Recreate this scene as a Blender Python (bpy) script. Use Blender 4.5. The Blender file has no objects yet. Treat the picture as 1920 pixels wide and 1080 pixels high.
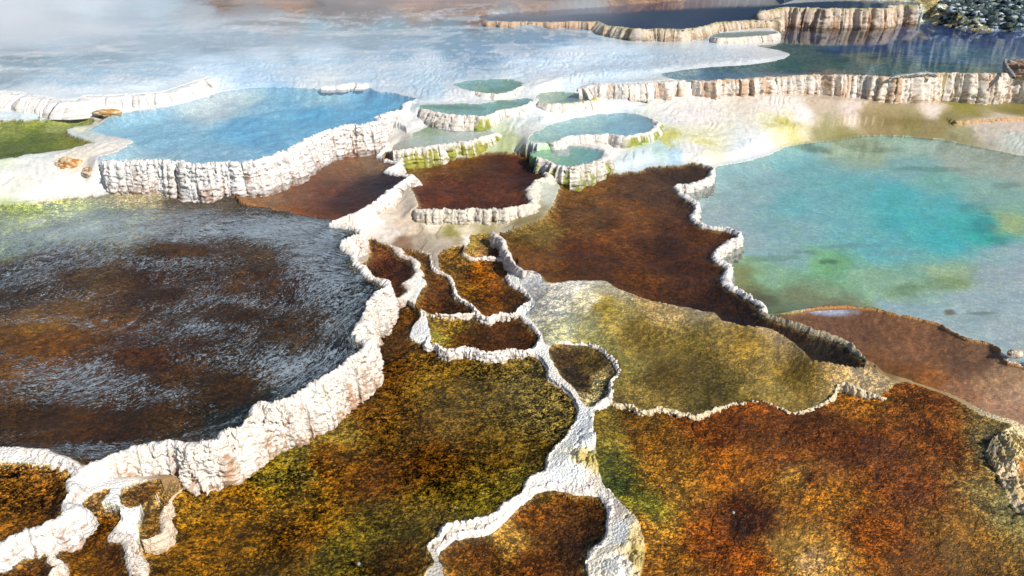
import bpy, math, random
import numpy as np
from mathutils import Vector
random.seed(4)
R = math.radians
C = bpy.context.scene.collection

# ------------------------------------------------------------------ camera geometry
F, PITCH, HC = 1280.0, R(27.3), 4.2
cP, sP = math.cos(PITCH), math.sin(PITCH)
def at(u, v, z):
    """world x, y of the photo point (u, v) lying at height z"""
    u = np.asarray(u, float); v = np.asarray(v, float)
    a, b = (u - 960) / F, (v - 540) / F
    dy, dz = cP - b * sP, -sP - b * cP
    t = (z - HC) / np.minimum(dz, -0.012)
    return t * a, t * dy

# ------------------------------------------------------------------ noise
def _h(i, j, k):
    n = (i * 374761393 + j * 668265263 + k * 2147483647 * 3 + 12345) & 0xffffffff
    n = ((n ^ (n >> 13)) * 1274126177) & 0xffffffff
    n = ((n ^ (n >> 16)) * 2246822519) & 0xffffffff
    return ((n ^ (n >> 15)) & 0xffff) / 32767.5 - 1.0
def vnoise(x, y, z=0.0):
    x = np.asarray(x, float); y = np.asarray(y, float); z = np.zeros_like(x) + z
    i, j, k = np.floor(x).astype(np.int64), np.floor(y).astype(np.int64), np.floor(z).astype(np.int64)
    fx, fy, fz = x - i, y - j, z - k
    fx, fy, fz = [t * t * (3 - 2 * t) for t in (fx, fy, fz)]
    def l(k):
        a = _h(i, j, k); b = _h(i + 1, j, k); c = _h(i, j + 1, k); d = _h(i + 1, j + 1, k)
        p = a + (b - a) * fx; q = c + (d - c) * fx
        return p + (q - p) * fy
    p = l(k)
    if np.all(fz == 0): return p
    return p + (l(k + 1) - p) * fz
def fbm(x, y, z=0.0, o=3, g=0.5):
    s, a, t = 0, 1.0, 0
    for n in range(o):
        s = s + a * vnoise(x * 2 ** n + 17.3 * n, y * 2 ** n - 9.1 * n, (np.asarray(z) * 2 ** n + 5.7 * n) if np.ndim(z) or z else 0.0)
        t += a; a *= g
    return s / t
def sst(a, b, x):
    t = np.clip((x - a) / (b - a), 0, 1); return t * t * (3 - 2 * t)

STEP = 1.45
KA = 1.36
def lin(h):
    h = h.lstrip('#'); c = np.array([int(h[i:i + 2], 16) for i in (0, 2, 4)]) / 255.0
    c = np.where(c <= 0.04045, c / 12.92, ((c + 0.055) / 1.055) ** 2.4) / KA
    return np.minimum(c, 0.84)

# ------------------------------------------------------------------ object helpers
def link(o, parent=None, **kw):
    C.objects.link(o)
    if parent: o.parent = parent
    for k, v in kw.items():
        if v: o[k] = v
    return o
def empty(name, loc, label, cat, group=None):
    o = bpy.data.objects.new(name, None); o.location = loc; o.empty_display_size = 0.2
    return link(o, label=label, category=cat, group=group)
def mesh_obj(name, V, Fc, mat, parent=None, attrs=None, smooth=True, origin=None, **kw):
    """Fc: (n,4) or (n,3) int array"""
    V = np.asarray(V, np.float64)
    if origin is None and parent is not None: origin = np.array(parent.location)
    if origin is not None: V = V - np.asarray(origin)
    Fc = np.asarray(Fc, np.int32); k = Fc.shape[1]
    me = bpy.data.meshes.new(name)
    me.vertices.add(len(V)); me.vertices.foreach_set('co', V.astype(np.float32).ravel())
    me.loops.add(Fc.size); me.loops.foreach_set('vertex_index', Fc.ravel())
    me.polygons.add(len(Fc)); me.polygons.foreach_set('loop_start', np.arange(0, Fc.size, k, dtype=np.int32))
    me.update(calc_edges=True)
    me.polygons.foreach_set('use_smooth', np.full(len(Fc), smooth, dtype=bool))
    for n, a in (attrs or {}).items():
        a = np.asarray(a, np.float32)
        if a.ndim == 2:
            at_ = me.color_attributes.new(n, 'FLOAT_COLOR', 'POINT')
            at_.data.foreach_set('color', np.concatenate([a, np.ones((len(a), 1), np.float32)], 1).ravel())
        else:
            at_ = me.attributes.new(n, 'FLOAT', 'POINT'); at_.data.foreach_set('value', a.ravel())
    me.materials.append(mat)
    o = bpy.data.objects.new(name, me)
    if origin is not None and parent is None: o.location = origin
    return link(o, parent, **kw)

# ------------------------------------------------------------------ materials
def newmat(name):
    m = bpy.data.materials.new(name); m.use_nodes = True
    nt = m.node_tree; nt.nodes.clear()
    return m, nt
def N(nt, t, **kw):
    n = nt.nodes.new(t)
    for k, v in kw.items():
        if k.startswith('_'): setattr(n, k[1:], v)
        else:
            n.inputs[k.replace('__', ' ')].default_value = v
    return n
def L(nt, a, b): nt.links.new(a, b)
def math_(nt, op, a, b=None, c=None, clamp=False):
    n = nt.nodes.new('ShaderNodeMath'); n.operation = op; n.use_clamp = clamp
    for i, x in enumerate((a, b, c)):
        if x is None: continue
        if hasattr(x, 'links'): L(nt, x, n.inputs[i])
        else: n.inputs[i].default_value = x
    return n.outputs[0]
def mixc(nt, f, a, b, mode='MIX'):
    n = nt.nodes.new('ShaderNodeMix'); n.data_type = 'RGBA'; n.blend_type = mode
    for s, x in ((n.inputs[0], f), (n.inputs[6], a), (n.inputs[7], b)):
        if hasattr(x, 'links'): L(nt, x, s)
        elif isinstance(x, (tuple, list)): s.default_value = (*x, 1)
        else: s.default_value = x
    return n.outputs[2]
def ramp(nt, f, stops, interp='LINEAR'):
    n = nt.nodes.new('ShaderNodeValToRGB'); n.color_ramp.interpolation = interp
    e = n.color_ramp.elements
    while len(e) < len(stops): e.new(0.5)
    for q, (p, c) in zip(e, stops): q.position = p; q.color = (*c, 1) if len(c) == 3 else c
    L(nt, f, n.inputs[0]); return n.outputs[0]
def noise_(nt, vec, scale, detail=3, rough=0.55, dist=0.0):
    n = N(nt, 'ShaderNodeTexNoise', Scale=scale, Detail=detail, Roughness=rough, Distortion=dist)
    L(nt, vec, n.inputs['Vector']); return n.outputs['Fac']
def voro_(nt, vec, scale, feature='F1', smooth=None):
    n = N(nt, 'ShaderNodeTexVoronoi', Scale=scale); n.feature = feature
    L(nt, vec, n.inputs['Vector']); return n.outputs['Distance']

def mat_mineral():
    """pool beds, mats and open travertine: Col = colour, on some beds with reflections and rim shade painted in, Grain = how pebbly the mat grows, Foam = pale crust filaments
    (Psi, Eta = across and along the current), Wet = film of running water, Crust = knobbly sinter"""
    m, nt = newmat('microbial_mat')
    def att(n):
        q = N(nt, 'ShaderNodeAttribute'); q.attribute_name = n; return q.outputs['Fac']
    col = N(nt, 'ShaderNodeVertexColor'); col.layer_name = 'Col'
    gr, fo, psi, eta, wet, cru = [att(n) for n in ('Grain', 'Foam', 'Psi', 'Eta', 'Wet', 'Crust')]
    geo = N(nt, 'ShaderNodeNewGeometry'); G = geo.outputs['Position']
    mp = N(nt, 'ShaderNodeMapping'); mp.inputs['Rotation'].default_value = (0, 0, R(-38)); mp.inputs['Scale'].default_value = (0.85, 1.1, 1)
    L(nt, G, mp.inputs['Vector'])
    wn = N(nt, 'ShaderNodeTexNoise', Scale=22.0, Detail=2.0); L(nt, mp.outputs[0], wn.inputs['Vector'])
    vm = N(nt, 'ShaderNodeVectorMath'); vm.operation = 'MULTIPLY_ADD'; L(nt, wn.outputs['Color'], vm.inputs[0]); vm.inputs[1].default_value = (.03, .03, .03); L(nt, mp.outputs[0], vm.inputs[2])
    P = vm.outputs[0]
    vo = N(nt, 'ShaderNodeTexVoronoi', Scale=66.0); L(nt, P, vo.inputs['Vector'])
    vs = N(nt, 'ShaderNodeTexVoronoi', Scale=135.0); L(nt, P, vs.inputs['Vector'])
    sc1 = N(nt, 'ShaderNodeSeparateColor'); L(nt, vo.outputs['Color'], sc1.inputs[0])
    sc2 = N(nt, 'ShaderNodeSeparateColor'); L(nt, vs.outputs['Color'], sc2.inputs[0])
    n2 = noise_(nt, P, 14, 5, 0.7, 0.5); n5 = noise_(nt, G, 2.6, 4, 0.6, 0.4)
    g = math_(nt, 'ADD', math_(nt, 'MULTIPLY', sc1.outputs[0], 0.42), math_(nt, 'MULTIPLY', sc2.outputs[0], 0.26))
    g = math_(nt, 'ADD', g, math_(nt, 'MULTIPLY', math_(nt, 'SUBTRACT', n2, 0.5), 1.3))
    g = math_(nt, 'ADD', g, math_(nt, 'MULTIPLY', math_(nt, 'SUBTRACT', n5, 0.5), 0.7))
    g = math_(nt, 'SUBTRACT', g, math_(nt, 'MULTIPLY', vo.outputs['Distance'], 0.16))
    g = math_(nt, 'ADD', g, 0.19)
    rc = ramp(nt, g, [(0.20, (0.02, 0.02, 0.025)), (0.33, (0.20, 0.19, 0.17)), (0.45, (0.85, 0.85, 0.76)), (0.58, (2.05, 1.8, 1.05)), (0.78, (4.8, 4.0, 2.1))])
    c1 = mixc(nt, gr, (1, 1, 1), rc)
    c = mixc(nt, 1.0, col.outputs['Color'], c1, 'MULTIPLY')
    n4 = noise_(nt, G, 14, 5, 0.6, 0.3)
    c = mixc(nt, 1.0, c, ramp(nt, n4, [(0.3, (0.86, 0.85, 0.83)), (0.7, (1.1, 1.1, 1.1))]), 'MULTIPLY')
    # filaments follow the current
    cx = N(nt, 'ShaderNodeCombineXYZ'); L(nt, math_(nt, 'MULTIPLY', psi, 1.0), cx.inputs[0]); L(nt, math_(nt, 'MULTIPLY', eta, 0.36), cx.inputs[1])
    f1 = noise_(nt, cx.outputs[0], 13, 4, 0.65, 1.0); f2 = noise_(nt, G, 34, 3, 0.6, 0.8); f3 = noise_(nt, cx.outputs[0], 3.2, 3, 0.6, 0.6)
    fB = noise_(nt, cx.outputs[0], 27, 3, 0.6, 0.8); fC = noise_(nt, cx.outputs[0], 6.5, 4, 0.6, 1.2)
    def rdg(f, k): return math_(nt, 'SUBTRACT', 1.0, math_(nt, 'MULTIPLY', math_(nt, 'ABSOLUTE', math_(nt, 'SUBTRACT', f, 0.5)), k))
    web = math_(nt, 'MAXIMUM', math_(nt, 'MAXIMUM', rdg(f1, 24.0), math_(nt, 'MULTIPLY', rdg(fB, 20.0), 0.8)), rdg(fC, 34.0))
    web = math_(nt, 'MAXIMUM', web, -0.5)
    th = math_(nt, 'ADD', math_(nt, 'MULTIPLY', web, 0.8), math_(nt, 'MULTIPLY', math_(nt, 'SUBTRACT', f2, 0.5), 1.5))
    th = math_(nt, 'ADD', th, math_(nt, 'MULTIPLY', math_(nt, 'SUBTRACT', f3, 0.5), 0.7))
    th = math_(nt, 'ADD', th, math_(nt, 'MULTIPLY', math_(nt, 'SUBTRACT', fo, 0.5), 1.35))
    mask = math_(nt, 'MULTIPLY', math_(nt, 'SUBTRACT', th, 0.60), 5.5, clamp=True)
    mask = math_(nt, 'MULTIPLY', mask, math_(nt, 'MULTIPLY', fo, 8.0, clamp=True), clamp=True)
    c = mixc(nt, math_(nt, 'MULTIPLY', mask, 0.8), c, (0.33, 0.40, 0.45))
    bs = N(nt, 'ShaderNodeBsdfPrincipled')
    L(nt, math_(nt, 'SUBTRACT', 0.55, math_(nt, 'MULTIPLY', wet, 0.33)), bs.inputs['Roughness'])
    L(nt, math_(nt, 'SUBTRACT', 0.4, math_(nt, 'MULTIPLY', gr, 0.40), clamp=True), bs.inputs['Specular IOR Level'])
    L(nt, c, bs.inputs['Base Color'])
    hg = math_(nt, 'MULTIPLY', gr, math_(nt, 'ADD', math_(nt, 'MULTIPLY', vo.outputs['Distance'], -0.9), math_(nt, 'ADD', math_(nt, 'MULTIPLY', n2, 1.6), math_(nt, 'MULTIPLY', vs.outputs['Distance'], -0.4))))
    vc = voro_(nt, G, 50); nc = noise_(nt, G, 75, 4, 0.65)
    hc = math_(nt, 'MULTIPLY', cru, math_(nt, 'ADD', math_(nt, 'MULTIPLY', vc, -1.1), nc))
    hgt = math_(nt, 'ADD', math_(nt, 'ADD', hg, hc), math_(nt, 'ADD', math_(nt, 'MULTIPLY', mask, 0.25), math_(nt, 'MULTIPLY', n4, 0.22)))
    bp = N(nt, 'ShaderNodeBump', Distance=0.016, Strength=0.85)
    L(nt, hgt, bp.inputs['Height']); L(nt, bp.outputs[0], bs.inputs['Normal'])
    o = N(nt, 'ShaderNodeOutputMaterial'); L(nt, bs.outputs[0], o.inputs['Surface'])
    return m

def mat_crust():
    """travertine rims and walls"""
    m, nt = newmat('travertine_crust')
    col = N(nt, 'ShaderNodeVertexColor'); col.layer_name = 'Col'
    geo = N(nt, 'ShaderNodeNewGeometry'); P = geo.outputs['Position']
    n1 = noise_(nt, P, 70, 5, 0.65, 0.5); v1 = voro_(nt, P, 75)
    v2 = voro_(nt, P, 160)
    c = mixc(nt, 1.0, col.outputs['Color'], ramp(nt, n1, [(0.32, (0.80, 0.70, 0.60)), (0.45, (1.05, 1.03, 1.0)), (0.75, (1.2, 1.17, 1.14))]), 'MULTIPLY')
    bs = N(nt, 'ShaderNodeBsdfPrincipled', Roughness=0.62)
    bs.inputs['Specular IOR Level'].default_value = 0.3
    L(nt, c, bs.inputs['Base Color'])
    bp = N(nt, 'ShaderNodeBump', Strength=0.6, Distance=0.012)
    h = math_(nt, 'ADD', math_(nt, 'MULTIPLY', v1, -1.2), math_(nt, 'ADD', n1, math_(nt, 'MULTIPLY', v2, -0.6)))
    L(nt, h, bp.inputs['Height']); L(nt, bp.outputs[0], bs.inputs['Normal'])
    o = N(nt, 'ShaderNodeOutputMaterial'); L(nt, bs.outputs[0], o.inputs['Surface'])
    return m

def mat_water(name, tint=(0.985, 0.985, 0.98), milk=(0.4, 0.7, 0.8), opac=0.0, rscale=9.0, rstr=0.25, gloss=1.0, rough=0.04):
    m, nt = newmat(name)
    geo = N(nt, 'ShaderNodeNewGeometry')
    n = noise_(nt, geo.outputs['Position'], rscale, 3, 0.55, 0.4)
    bp = N(nt, 'ShaderNodeBump', Strength=rstr, Distance=0.02); L(nt, n, bp.inputs['Height'])
    tr = N(nt, 'ShaderNodeBsdfTransparent', Color=(*tint, 1))
    df = N(nt, 'ShaderNodeBsdfDiffuse', Color=(*milk, 1))
    mx = N(nt, 'ShaderNodeMixShader', Fac=opac); L(nt, tr.outputs[0], mx.inputs[1]); L(nt, df.outputs[0], mx.inputs[2])
    gl = N(nt, 'ShaderNodeBsdfGlossy', Roughness=rough); L(nt, bp.outputs[0], gl.inputs['Normal'])
    fr = N(nt, 'ShaderNodeFresnel', IOR=1.33); L(nt, bp.outputs[0], fr.inputs['Normal'])
    mg = N(nt, 'ShaderNodeMixShader'); L(nt, math_(nt, 'MULTIPLY', fr.outputs[0], gloss, clamp=True), mg.inputs[0])
    L(nt, mx.outputs[0], mg.inputs[1]); L(nt, gl.outputs[0], mg.inputs[2])
    o = N(nt, 'ShaderNodeOutputMaterial'); L(nt, mg.outputs[0], o.inputs['Surface'])
    return m

M_BED, M_CRUST = mat_mineral(), mat_crust()
W_CLEAR = mat_water('shallow_clear_water', rstr=0.5, rscale=26, rough=0.08, gloss=0.14)
W_STILL = mat_water('still_water', rstr=0.05, rscale=5, rough=0.02, gloss=0.8)
W_RED = mat_water('rippled_shallow_water', rstr=0.3, rscale=14, rough=0.05, gloss=0.38)
W_MILK = mat_water('milky_blue_water', milk=(0.26, 0.56, 0.80), opac=0.14, rstr=0.5, rscale=16, rough=0.1, gloss=0.5)
W_TURQ = mat_water('turquoise_water', milk=(0.10, 0.55, 0.55), opac=0.06, rstr=0.15, rscale=7, rough=0.05, gloss=0.6)
W_PALE = mat_water('pale_blue_water', milk=(0.35, 0.58, 0.68), opac=0.25, rstr=0.5, rscale=20, rough=0.1, gloss=0.5)
W_DARK = mat_water('dark_blue_water', tint=(0.8, 0.86, 0.92), milk=(0.03, 0.09, 0.25), opac=0.35, rstr=0.10, rscale=4, rough=0.05)

# per-channel gain on the colour of each bed or mat, tuned by eye
BEDGAIN = {0:(2.5,3.3,2.85),1:(1.75,1.85,1.7),2:(1.15,1.0,.6),3:(1.18,1.1,1.12),4:(.96,.97,.62),5:(1.0,.95,.64),6:(1.5,1.4,.9),7:(1.5,1.2,.5),8:(.8,.6,.3),12:(1.2,1.0,.5),13:(1.6,1.6,1.6),14:(1.4,1.3,.8),15:(1.4,1.4,.8),16:(1.6,1.4,.9),17:(1.5,1.2,.8),18:(1.5,1.4,1.3),19:(1.6,1.35,.9),20:(1.15,1.05,.75),21:(2.1,1.8,1.3),22:(1.6,1.6,.8),23:(1.9,1.72,1.5),24:(1.1,1.2,1.3),25:(1.7,1.6,1.35),26:(1.5,1.7,1.4),27:(1.6,1.6,1.5),28:(1.6,1.6,1.2),29:(1.4,1.6,1.35),30:(1.5,1.6,1.3),31:(2.7,2.7,2.9),32:(.8,.8,.5),33:(.6,1.25,1.7),34:(.8,1.5,1.9)}
# ------------------------------------------------------------------ the pools, traced on their own water levels
# outline points; rims: (first index, last index, options)
POOLS = []
def pool(label, z, pts, rims=(), bed=(), depth=0.06, water=None, grain=0.6, foam=0.0, jag=1.0, open=None, cat='terrace pool', name='terrace_pool'):
    POOLS.append(dict(label=label, z=z, pts=pts, rims=rims, bed=bed, depth=depth, water=water, grain=grain, foam=foam, jag=jag, open=open, cat=cat, name=name))
WH = dict(w=0.05, h=0.02, fl=0.10, base='f6f3ee', stain='c08a50', sa=0.3)

pool('wide turquoise hot spring pool with olive and brown shallows at its edges', 0.48,
 [(1337,322),(1345,312),(1400,303),(1440,290),(1480,275),(1550,265),(1640,254),(1760,262),(1950,300),(2200,360),(2350,700),(2100,720),(1990,700),(1893,668),(1860,650),(1813,637),(1773,617),(1713,598),(1643,582),(1557,577),(1500,580),(1462,590),(1430,600),(1330,560),(1280,480),(1250,400),(1280,345)],
 bed=[(1600,340,'74cabe'),(1680,350,'5cc4bc'),(1700,390,'54c0b8'),(1770,430,'4eb6b0'),(1850,425,'409c98'),(1790,370,'60c4b6'),(1650,450,'70c4ae'),(1600,410,'7ccabc'),(1500,400,'94cabc'),(1550,350,'84c8ba'),(1500,370,'7cc6c4'),(1400,350,'9fc9d3'),(1360,380,'a9cad6'),(1400,430,'a6c8c4'),(1450,500,'98a888'),(1560,470,'80986c'),(1480,450,'98c0a8'),(1500,535,'84704e'),(1420,530,'5e431c'),(1400,500,'8a7544'),(1570,555,'806246'),(1620,570,'9f8a72'),(1700,520,'9cb684'),(1640,500,'98b488'),(1800,500,'a8bd78'),(1850,550,'aacabe'),(1750,600,'b4cac8'),(1850,630,'a6c4cf'),(1900,600,'b0ccd0'),(1900,450,'a6c4b0'),(1900,400,'a8aa70'),(1850,350,'98b898'),(1700,300,'90bca4'),(1500,300,'84c0b4'),(1430,315,'98c0b0'),(1900,300,'b5b994'),(1800,290,'b3b494'),(1620,275,'a8b08c'),(1760,320,'84b098'),(1880,500,'b0cab0'),(1960,500,'b0cac0'),(1700,560,'a4c0ac'),(1820,400,'4ca8a0')],
 depth=0.25, water='W_TURQ', grain=0.12, jag=0.6, name='hot_spring_pool', cat='hot spring')

pool('brown mirror-like pool right of the dark ridge, below the turquoise spring', 0.44,
 [(1440,588),(1470,590),(1507,584),(1557,577),(1613,578),(1643,582),(1673,590),(1713,598),(1760,610),(1773,617),(1813,637),(1860,650),(1880,670),(1893,683),(1960,700),(2150,760),(2150,960),(1990,860),(1920,800),(1850,772),(1780,738),(1700,712),(1660,698),(1600,665),(1540,630),(1480,610)],
 rims=[(1,14,dict(w=0.018,h=0.018,fl=0.02,base='a87a48',stain='d08a30',sa=0.5,jit=.4))],
 bed=[(1480,595,'6b4a30'),(1600,610,'6e4a34'),(1700,650,'7c5236'),(1800,720,'96664a'),(1900,760,'ab8066'),(1750,700,'8a5222'),(1700,690,'7a4a1e'),(1870,700,'9c765a'),(1920,730,'b08a70'),(1820,670,'6a4a34'),(1560,640,'6a4a36'),(1640,680,'6a4420')],
 depth=0.08, water='W_RED', grain=0.18, jag=0.7)

pool('big brown algae pool right of centre, narrowing along the dark ridge beside the turquoise spring', 0.585,
 [(1008,412),(1030,395),(1045,360),(1052,335),(1080,330),(1130,325),(1187,321),(1223,313),(1275,309),(1313,306),(1333,318),(1323,335),(1290,345),(1262,350),(1280,370),(1299,380),(1302,392),(1297,407),(1310,422),(1367,433),(1382,445),(1353,458),(1340,470),(1337,480),(1347,493),(1362,503),(1353,530),(1393,553),(1427,573),(1423,583),(1440,593),(1480,607),(1520,623),(1547,629),(1573,640),(1600,657),(1622,673),(1613,690),(1560,682),(1520,673),(1510,660),(1487,640),(1467,627),(1430,613),(1380,607),(1353,600),(1337,587),(1310,583),(1260,570),(1207,560),(1157,540),(1130,527),(1073,527),(1047,530),(1023,527),(1007,513),(977,505),(957,487),(953,473),(943,450),(925,434),(960,430)],
 rims=[(9,28.5,dict(w=0.045,h=0.025,fl=0.08,base='f6f0e8',stain='b08a60',sa=0.35)),(28.5,36,dict(w=0.03,h=0.025,fl=0.05,base='a89c80',stain='34341f',sa=0.75)),
       (55,60,dict(w=0.04,h=0.02,fl=0.03,base='efe6dc',stain='c0a080',sa=0.3))],
 bed=[(1100,350,'6b4a28'),(1200,348,'4a3323'),(1280,325,'3a2a22'),(1000,470,'6a4820'),(1100,455,'5a3414'),(1200,390,'6a4520'),(1100,400,'5a4026'),(1250,450,'40250f'),(1300,500,'4e2e14'),(1350,560,'301c0c'),(1200,520,'5a3814'),(1450,620,'2c1e12'),(1570,670,'28221a'),(1010,425,'7d6c3c'),(1030,500,'604016'),(1120,480,'4a2c10'),(1300,430,'50300f'),(1380,590,'281a0e'),(1240,350,'50382a'),(1300,340,'4a3a34'),(1160,425,'6a4218')],
 depth=0.10, water='W_CLEAR', grain=0.5)

pool('grey to olive mat shelf in the middle with a thin pale lower ridge', 0.42,
 [(975,515),(1007,513),(1023,527),(1047,530),(1073,527),(1130,527),(1157,540),(1207,560),(1260,570),(1310,583),(1337,587),(1353,600),(1380,607),(1430,613),(1467,627),(1487,640),(1510,660),(1520,673),(1560,680),(1613,688),(1655,705),(1685,722),(1660,745),(1637,742),(1600,733),(1570,733),(1560,747),(1533,757),(1487,773),(1430,753),(1380,755),(1330,770),(1307,778),(1280,773),(1240,767),(1203,772),(1177,758),(1150,757),(1143,735),(1120,700),(1060,650),(1025,640),(1010,610),(990,590),(1003,567),(985,535)],
 rims=[(22,37,dict(w=0.016,h=0.01,fl=0.02,rgh=1.6,base='d8c8a6',stain='a87c40',sa=0.3))],
 bed=[(1000,530,'c4cacc'),(1060,560,'c2c6c2'),(1100,590,'b4b49c'),(1050,620,'a3a98e'),(1030,590,'c0c6c2'),(1150,560,'aaa890'),(1250,600,'94845a'),(1200,640,'746428'),(1250,700,'62521c'),(1400,660,'847030'),(1350,720,'524a1c'),(1450,640,'a39270'),(1550,690,'a08a5c'),(1500,720,'746224'),(1620,715,'b0a07c'),(1180,690,'80783c'),(1300,592,'a89c7c'),(1120,532,'c8ccca'),(1100,640,'8c8a50'),(1300,670,'5c5020'),(1200,730,'84743a'),(1450,735,'8a7a3e'),(1130,600,'8e8038'),(1400,625,'9c8a60')],
 depth=0.0, grain=0.45)

pool('vast rust-orange mat mound sloping across the lower right corner', 0.28,
 [(1113,785),(1120,765),(1150,757),(1177,758),(1203,772),(1240,767),(1280,773),(1307,778),(1330,770),(1380,755),(1430,753),(1487,773),(1533,757),(1560,747),(1570,733),(1600,733),(1637,742),(1665,735),(1700,716),(1780,745),(1850,780),(1900,800),(1860,822),(1850,850),(1870,890),(1890,930),(1925,965),(2200,1100),(2200,1400),(1190,1400),(1204,1080),(1205,1040),(1190,1000),(1160,955),(1127,922),(1113,880),(1117,850),(1110,820)],
 bed=[(1130,800,'74642c'),(1150,870,'5c5c2c'),(1150,905,'46522c'),(1135,840,'7a703a'),(1200,800,'6b4a18'),(1230,830,'865818'),(1300,790,'8a4a14'),(1450,790,'84481a'),(1600,748,'aa7034'),(1700,745,'96582a'),(1600,850,'64340f'),(1500,900,'62330f'),(1750,850,'6e3c14'),(1400,870,'a5621c'),(1470,870,'8c5020'),(1250,900,'a8793a'),(1200,1000,'b07e3c'),(1350,1000,'8c4a12'),(1500,1030,'b08444'),(1520,1050,'c49866'),(1650,1000,'743f10'),(1800,1000,'74501c'),(1850,870,'8a7a64'),(1900,960,'857c62'),(1250,850,'9c6c24'),(1400,965,'50280f'),(1490,900,'b88844'),(1850,810,'96805a'),(1800,780,'8a6a3c'),(1700,920,'6a3810'),(1750,790,'7c4618'),(1550,950,'a06a2a'),(1200,940,'7c7834'),(1500,810,'6a3a12'),(1360,820,'7c4212'),(1700,1060,'84501c'),(1400,1060,'8a4a10'),(1250,1060,'a06a28')],
 depth=0.0, grain=0.62, name='microbial_mat', cat='bacterial mat')

pool('large olive-gold algae pool filling the bottom centre below the curved white wall', 0.38,
 [(747,560),(765,573),(782,583),(787,600),(773,615),(770,633),(790,643),(820,648),(840,658),(873,653),(907,664),(950,660),(985,660),(1010,672),(1025,690),(1030,710),(1055,725),(1072,745),(1085,765),(1082,785),(1070,805),(1045,835),(1030,860),(1020,885),(990,895),(975,925),(945,945),(930,960),(870,980),(830,985),(820,1005),(800,1020),(815,1050),(800,1090),(780,1300),(200,1300),(250,1120),(283,1075),(267,1030),(300,1003),(305,970),(317,940),(345,905),(300,860),(440,800),(590,710),(680,600)],
 rims=[(6,31,dict(w=0.017,h=0.014,fl=0.022,rgh=1.8,base='efe6da',stain='a08050',sa=0.25)),(37,42,dict(w=0.035,h=0.01,fl=0.02,base='d8c0a0',stain='b08a58',sa=0.3))],
 bed=[(760,620,'5a3c1a'),(800,700,'6e5a2c'),(700,760,'6e4e20'),(850,760,'62502a'),(900,720,'6e5f3a'),(1000,720,'7d7355'),(1040,780,'857a5a'),(950,850,'5e4a1c'),(800,850,'603f14'),(700,880,'5e3c12'),(600,850,'76501a'),(450,930,'84601c'),(400,1000,'7e5a1a'),(550,1000,'644614'),(700,980,'5e521e'),(780,960,'645624'),(500,880,'7a6c28'),(540,845,'7a7440'),(730,1050,'523a12'),(900,950,'5b5520'),(350,930,'8a6c34'),(500,1060,'6a5018'),(640,790,'7c6a38'),(760,800,'604820'),(1000,830,'6a5a30'),(720,690,'5e401c'),(640,1040,'5c5420'),(980,880,'66602a')],
 depth=0.07, water='W_CLEAR', grain=0.95)

pool('dark brown pool at the bottom edge enclosed by white and yellow crust', 0.34,
 [(823,1040),(840,1013),(880,1003),(923,995),(950,970),(973,945),(1003,918),(1043,913),(1083,923),(1120,927),(1140,950),(1142,970),(1133,1013),(1107,1037),(1103,1080),(1100,1300),(780,1300),(830,1080)],
 rims=[(0,14,dict(w=0.035,h=0.018,fl=0.04,rgh=2.0,base='f0e8e0',stain='c0a070',sa=0.2))],
 bed=[(900,1030,'5c3a14'),(1000,960,'5a3812'),(1080,1000,'3c2410'),(950,1000,'84683a'),(1000,1050,'5a3410'),(880,1070,'6a4a1c'),(1110,1010,'201810'),(1100,960,'4c3012')],
 depth=0.10, water='W_CLEAR', grain=0.85)

pool('golden brown pool in the lower left corner between two white ridges', 0.54,
 [(147,983),(180,962),(213,962),(230,968),(215,997),(212,1007),(233,1012),(240,1030),(237,1045),(247,1080),(250,1300),(50,1300),(85,1085),(115,1063),(110,1040),(103,1022)],
 rims=[(3,9,dict(w=0.04,h=0.012,fl=0.02,base='efe4d8',stain='b08a58',sa=0.3))],
 bed=[(170,1000,'6e4c18'),(200,1040,'5e4010'),(150,1050,'7a5818'),(130,1080,'7a5818'),(225,1030,'4a3014')], depth=0.07, water='W_CLEAR', grain=0.9)
pool('small brown basin at the very lower left edge under the white ridge', 0.58,
 [(-200,1110),(0,1068),(67,1037),(92,1037),(98,1053),(108,1063),(85,1082),(-50,1300),(-300,1300)],
 rims=[(3,6,dict(w=0.03,h=0.01,fl=0.02,base='e6d8c6',stain='b08a58',sa=0.3))],
 bed=[(50,1060,'7e5e30'),(20,1075,'7a5a26'),(95,1050,'4a3014')], depth=0.06, water='W_CLEAR', grain=0.8)
pool('narrow brown basin between two pale crust fingers below the white wall', 0.47,
 [(265,995),(272,970),(292,953),(317,940),(305,967),(308,995),(270,1012)],
 rims=[(3,6,dict(w=0.03,h=0.01,fl=0.02,base='dcc8b0',stain='b08a58',sa=0.3))],
 bed=[(290,980,'7a5c30')], depth=0.05, water='W_CLEAR', grain=0.8)
pool('small brown basin cut into the white wall foot above the golden pool', 0.57,
 [(227,950),(233,925),(260,909),(300,900),(303,918),(285,935),(257,953),(240,958)],
 bed=[(270,930,'7a5630'),(240,945,'8a6a44')], depth=0.05, water='W_CLEAR', grain=0.8)
pool('slender light-brown basin cut into the crust beside the left corner pool', 0.63,
 [(143,968),(160,935),(187,919),(210,915),(195,940),(170,958)],
 bed=[(175,940,'a07c54')], depth=0.04, water='W_CLEAR', grain=0.7)

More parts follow.
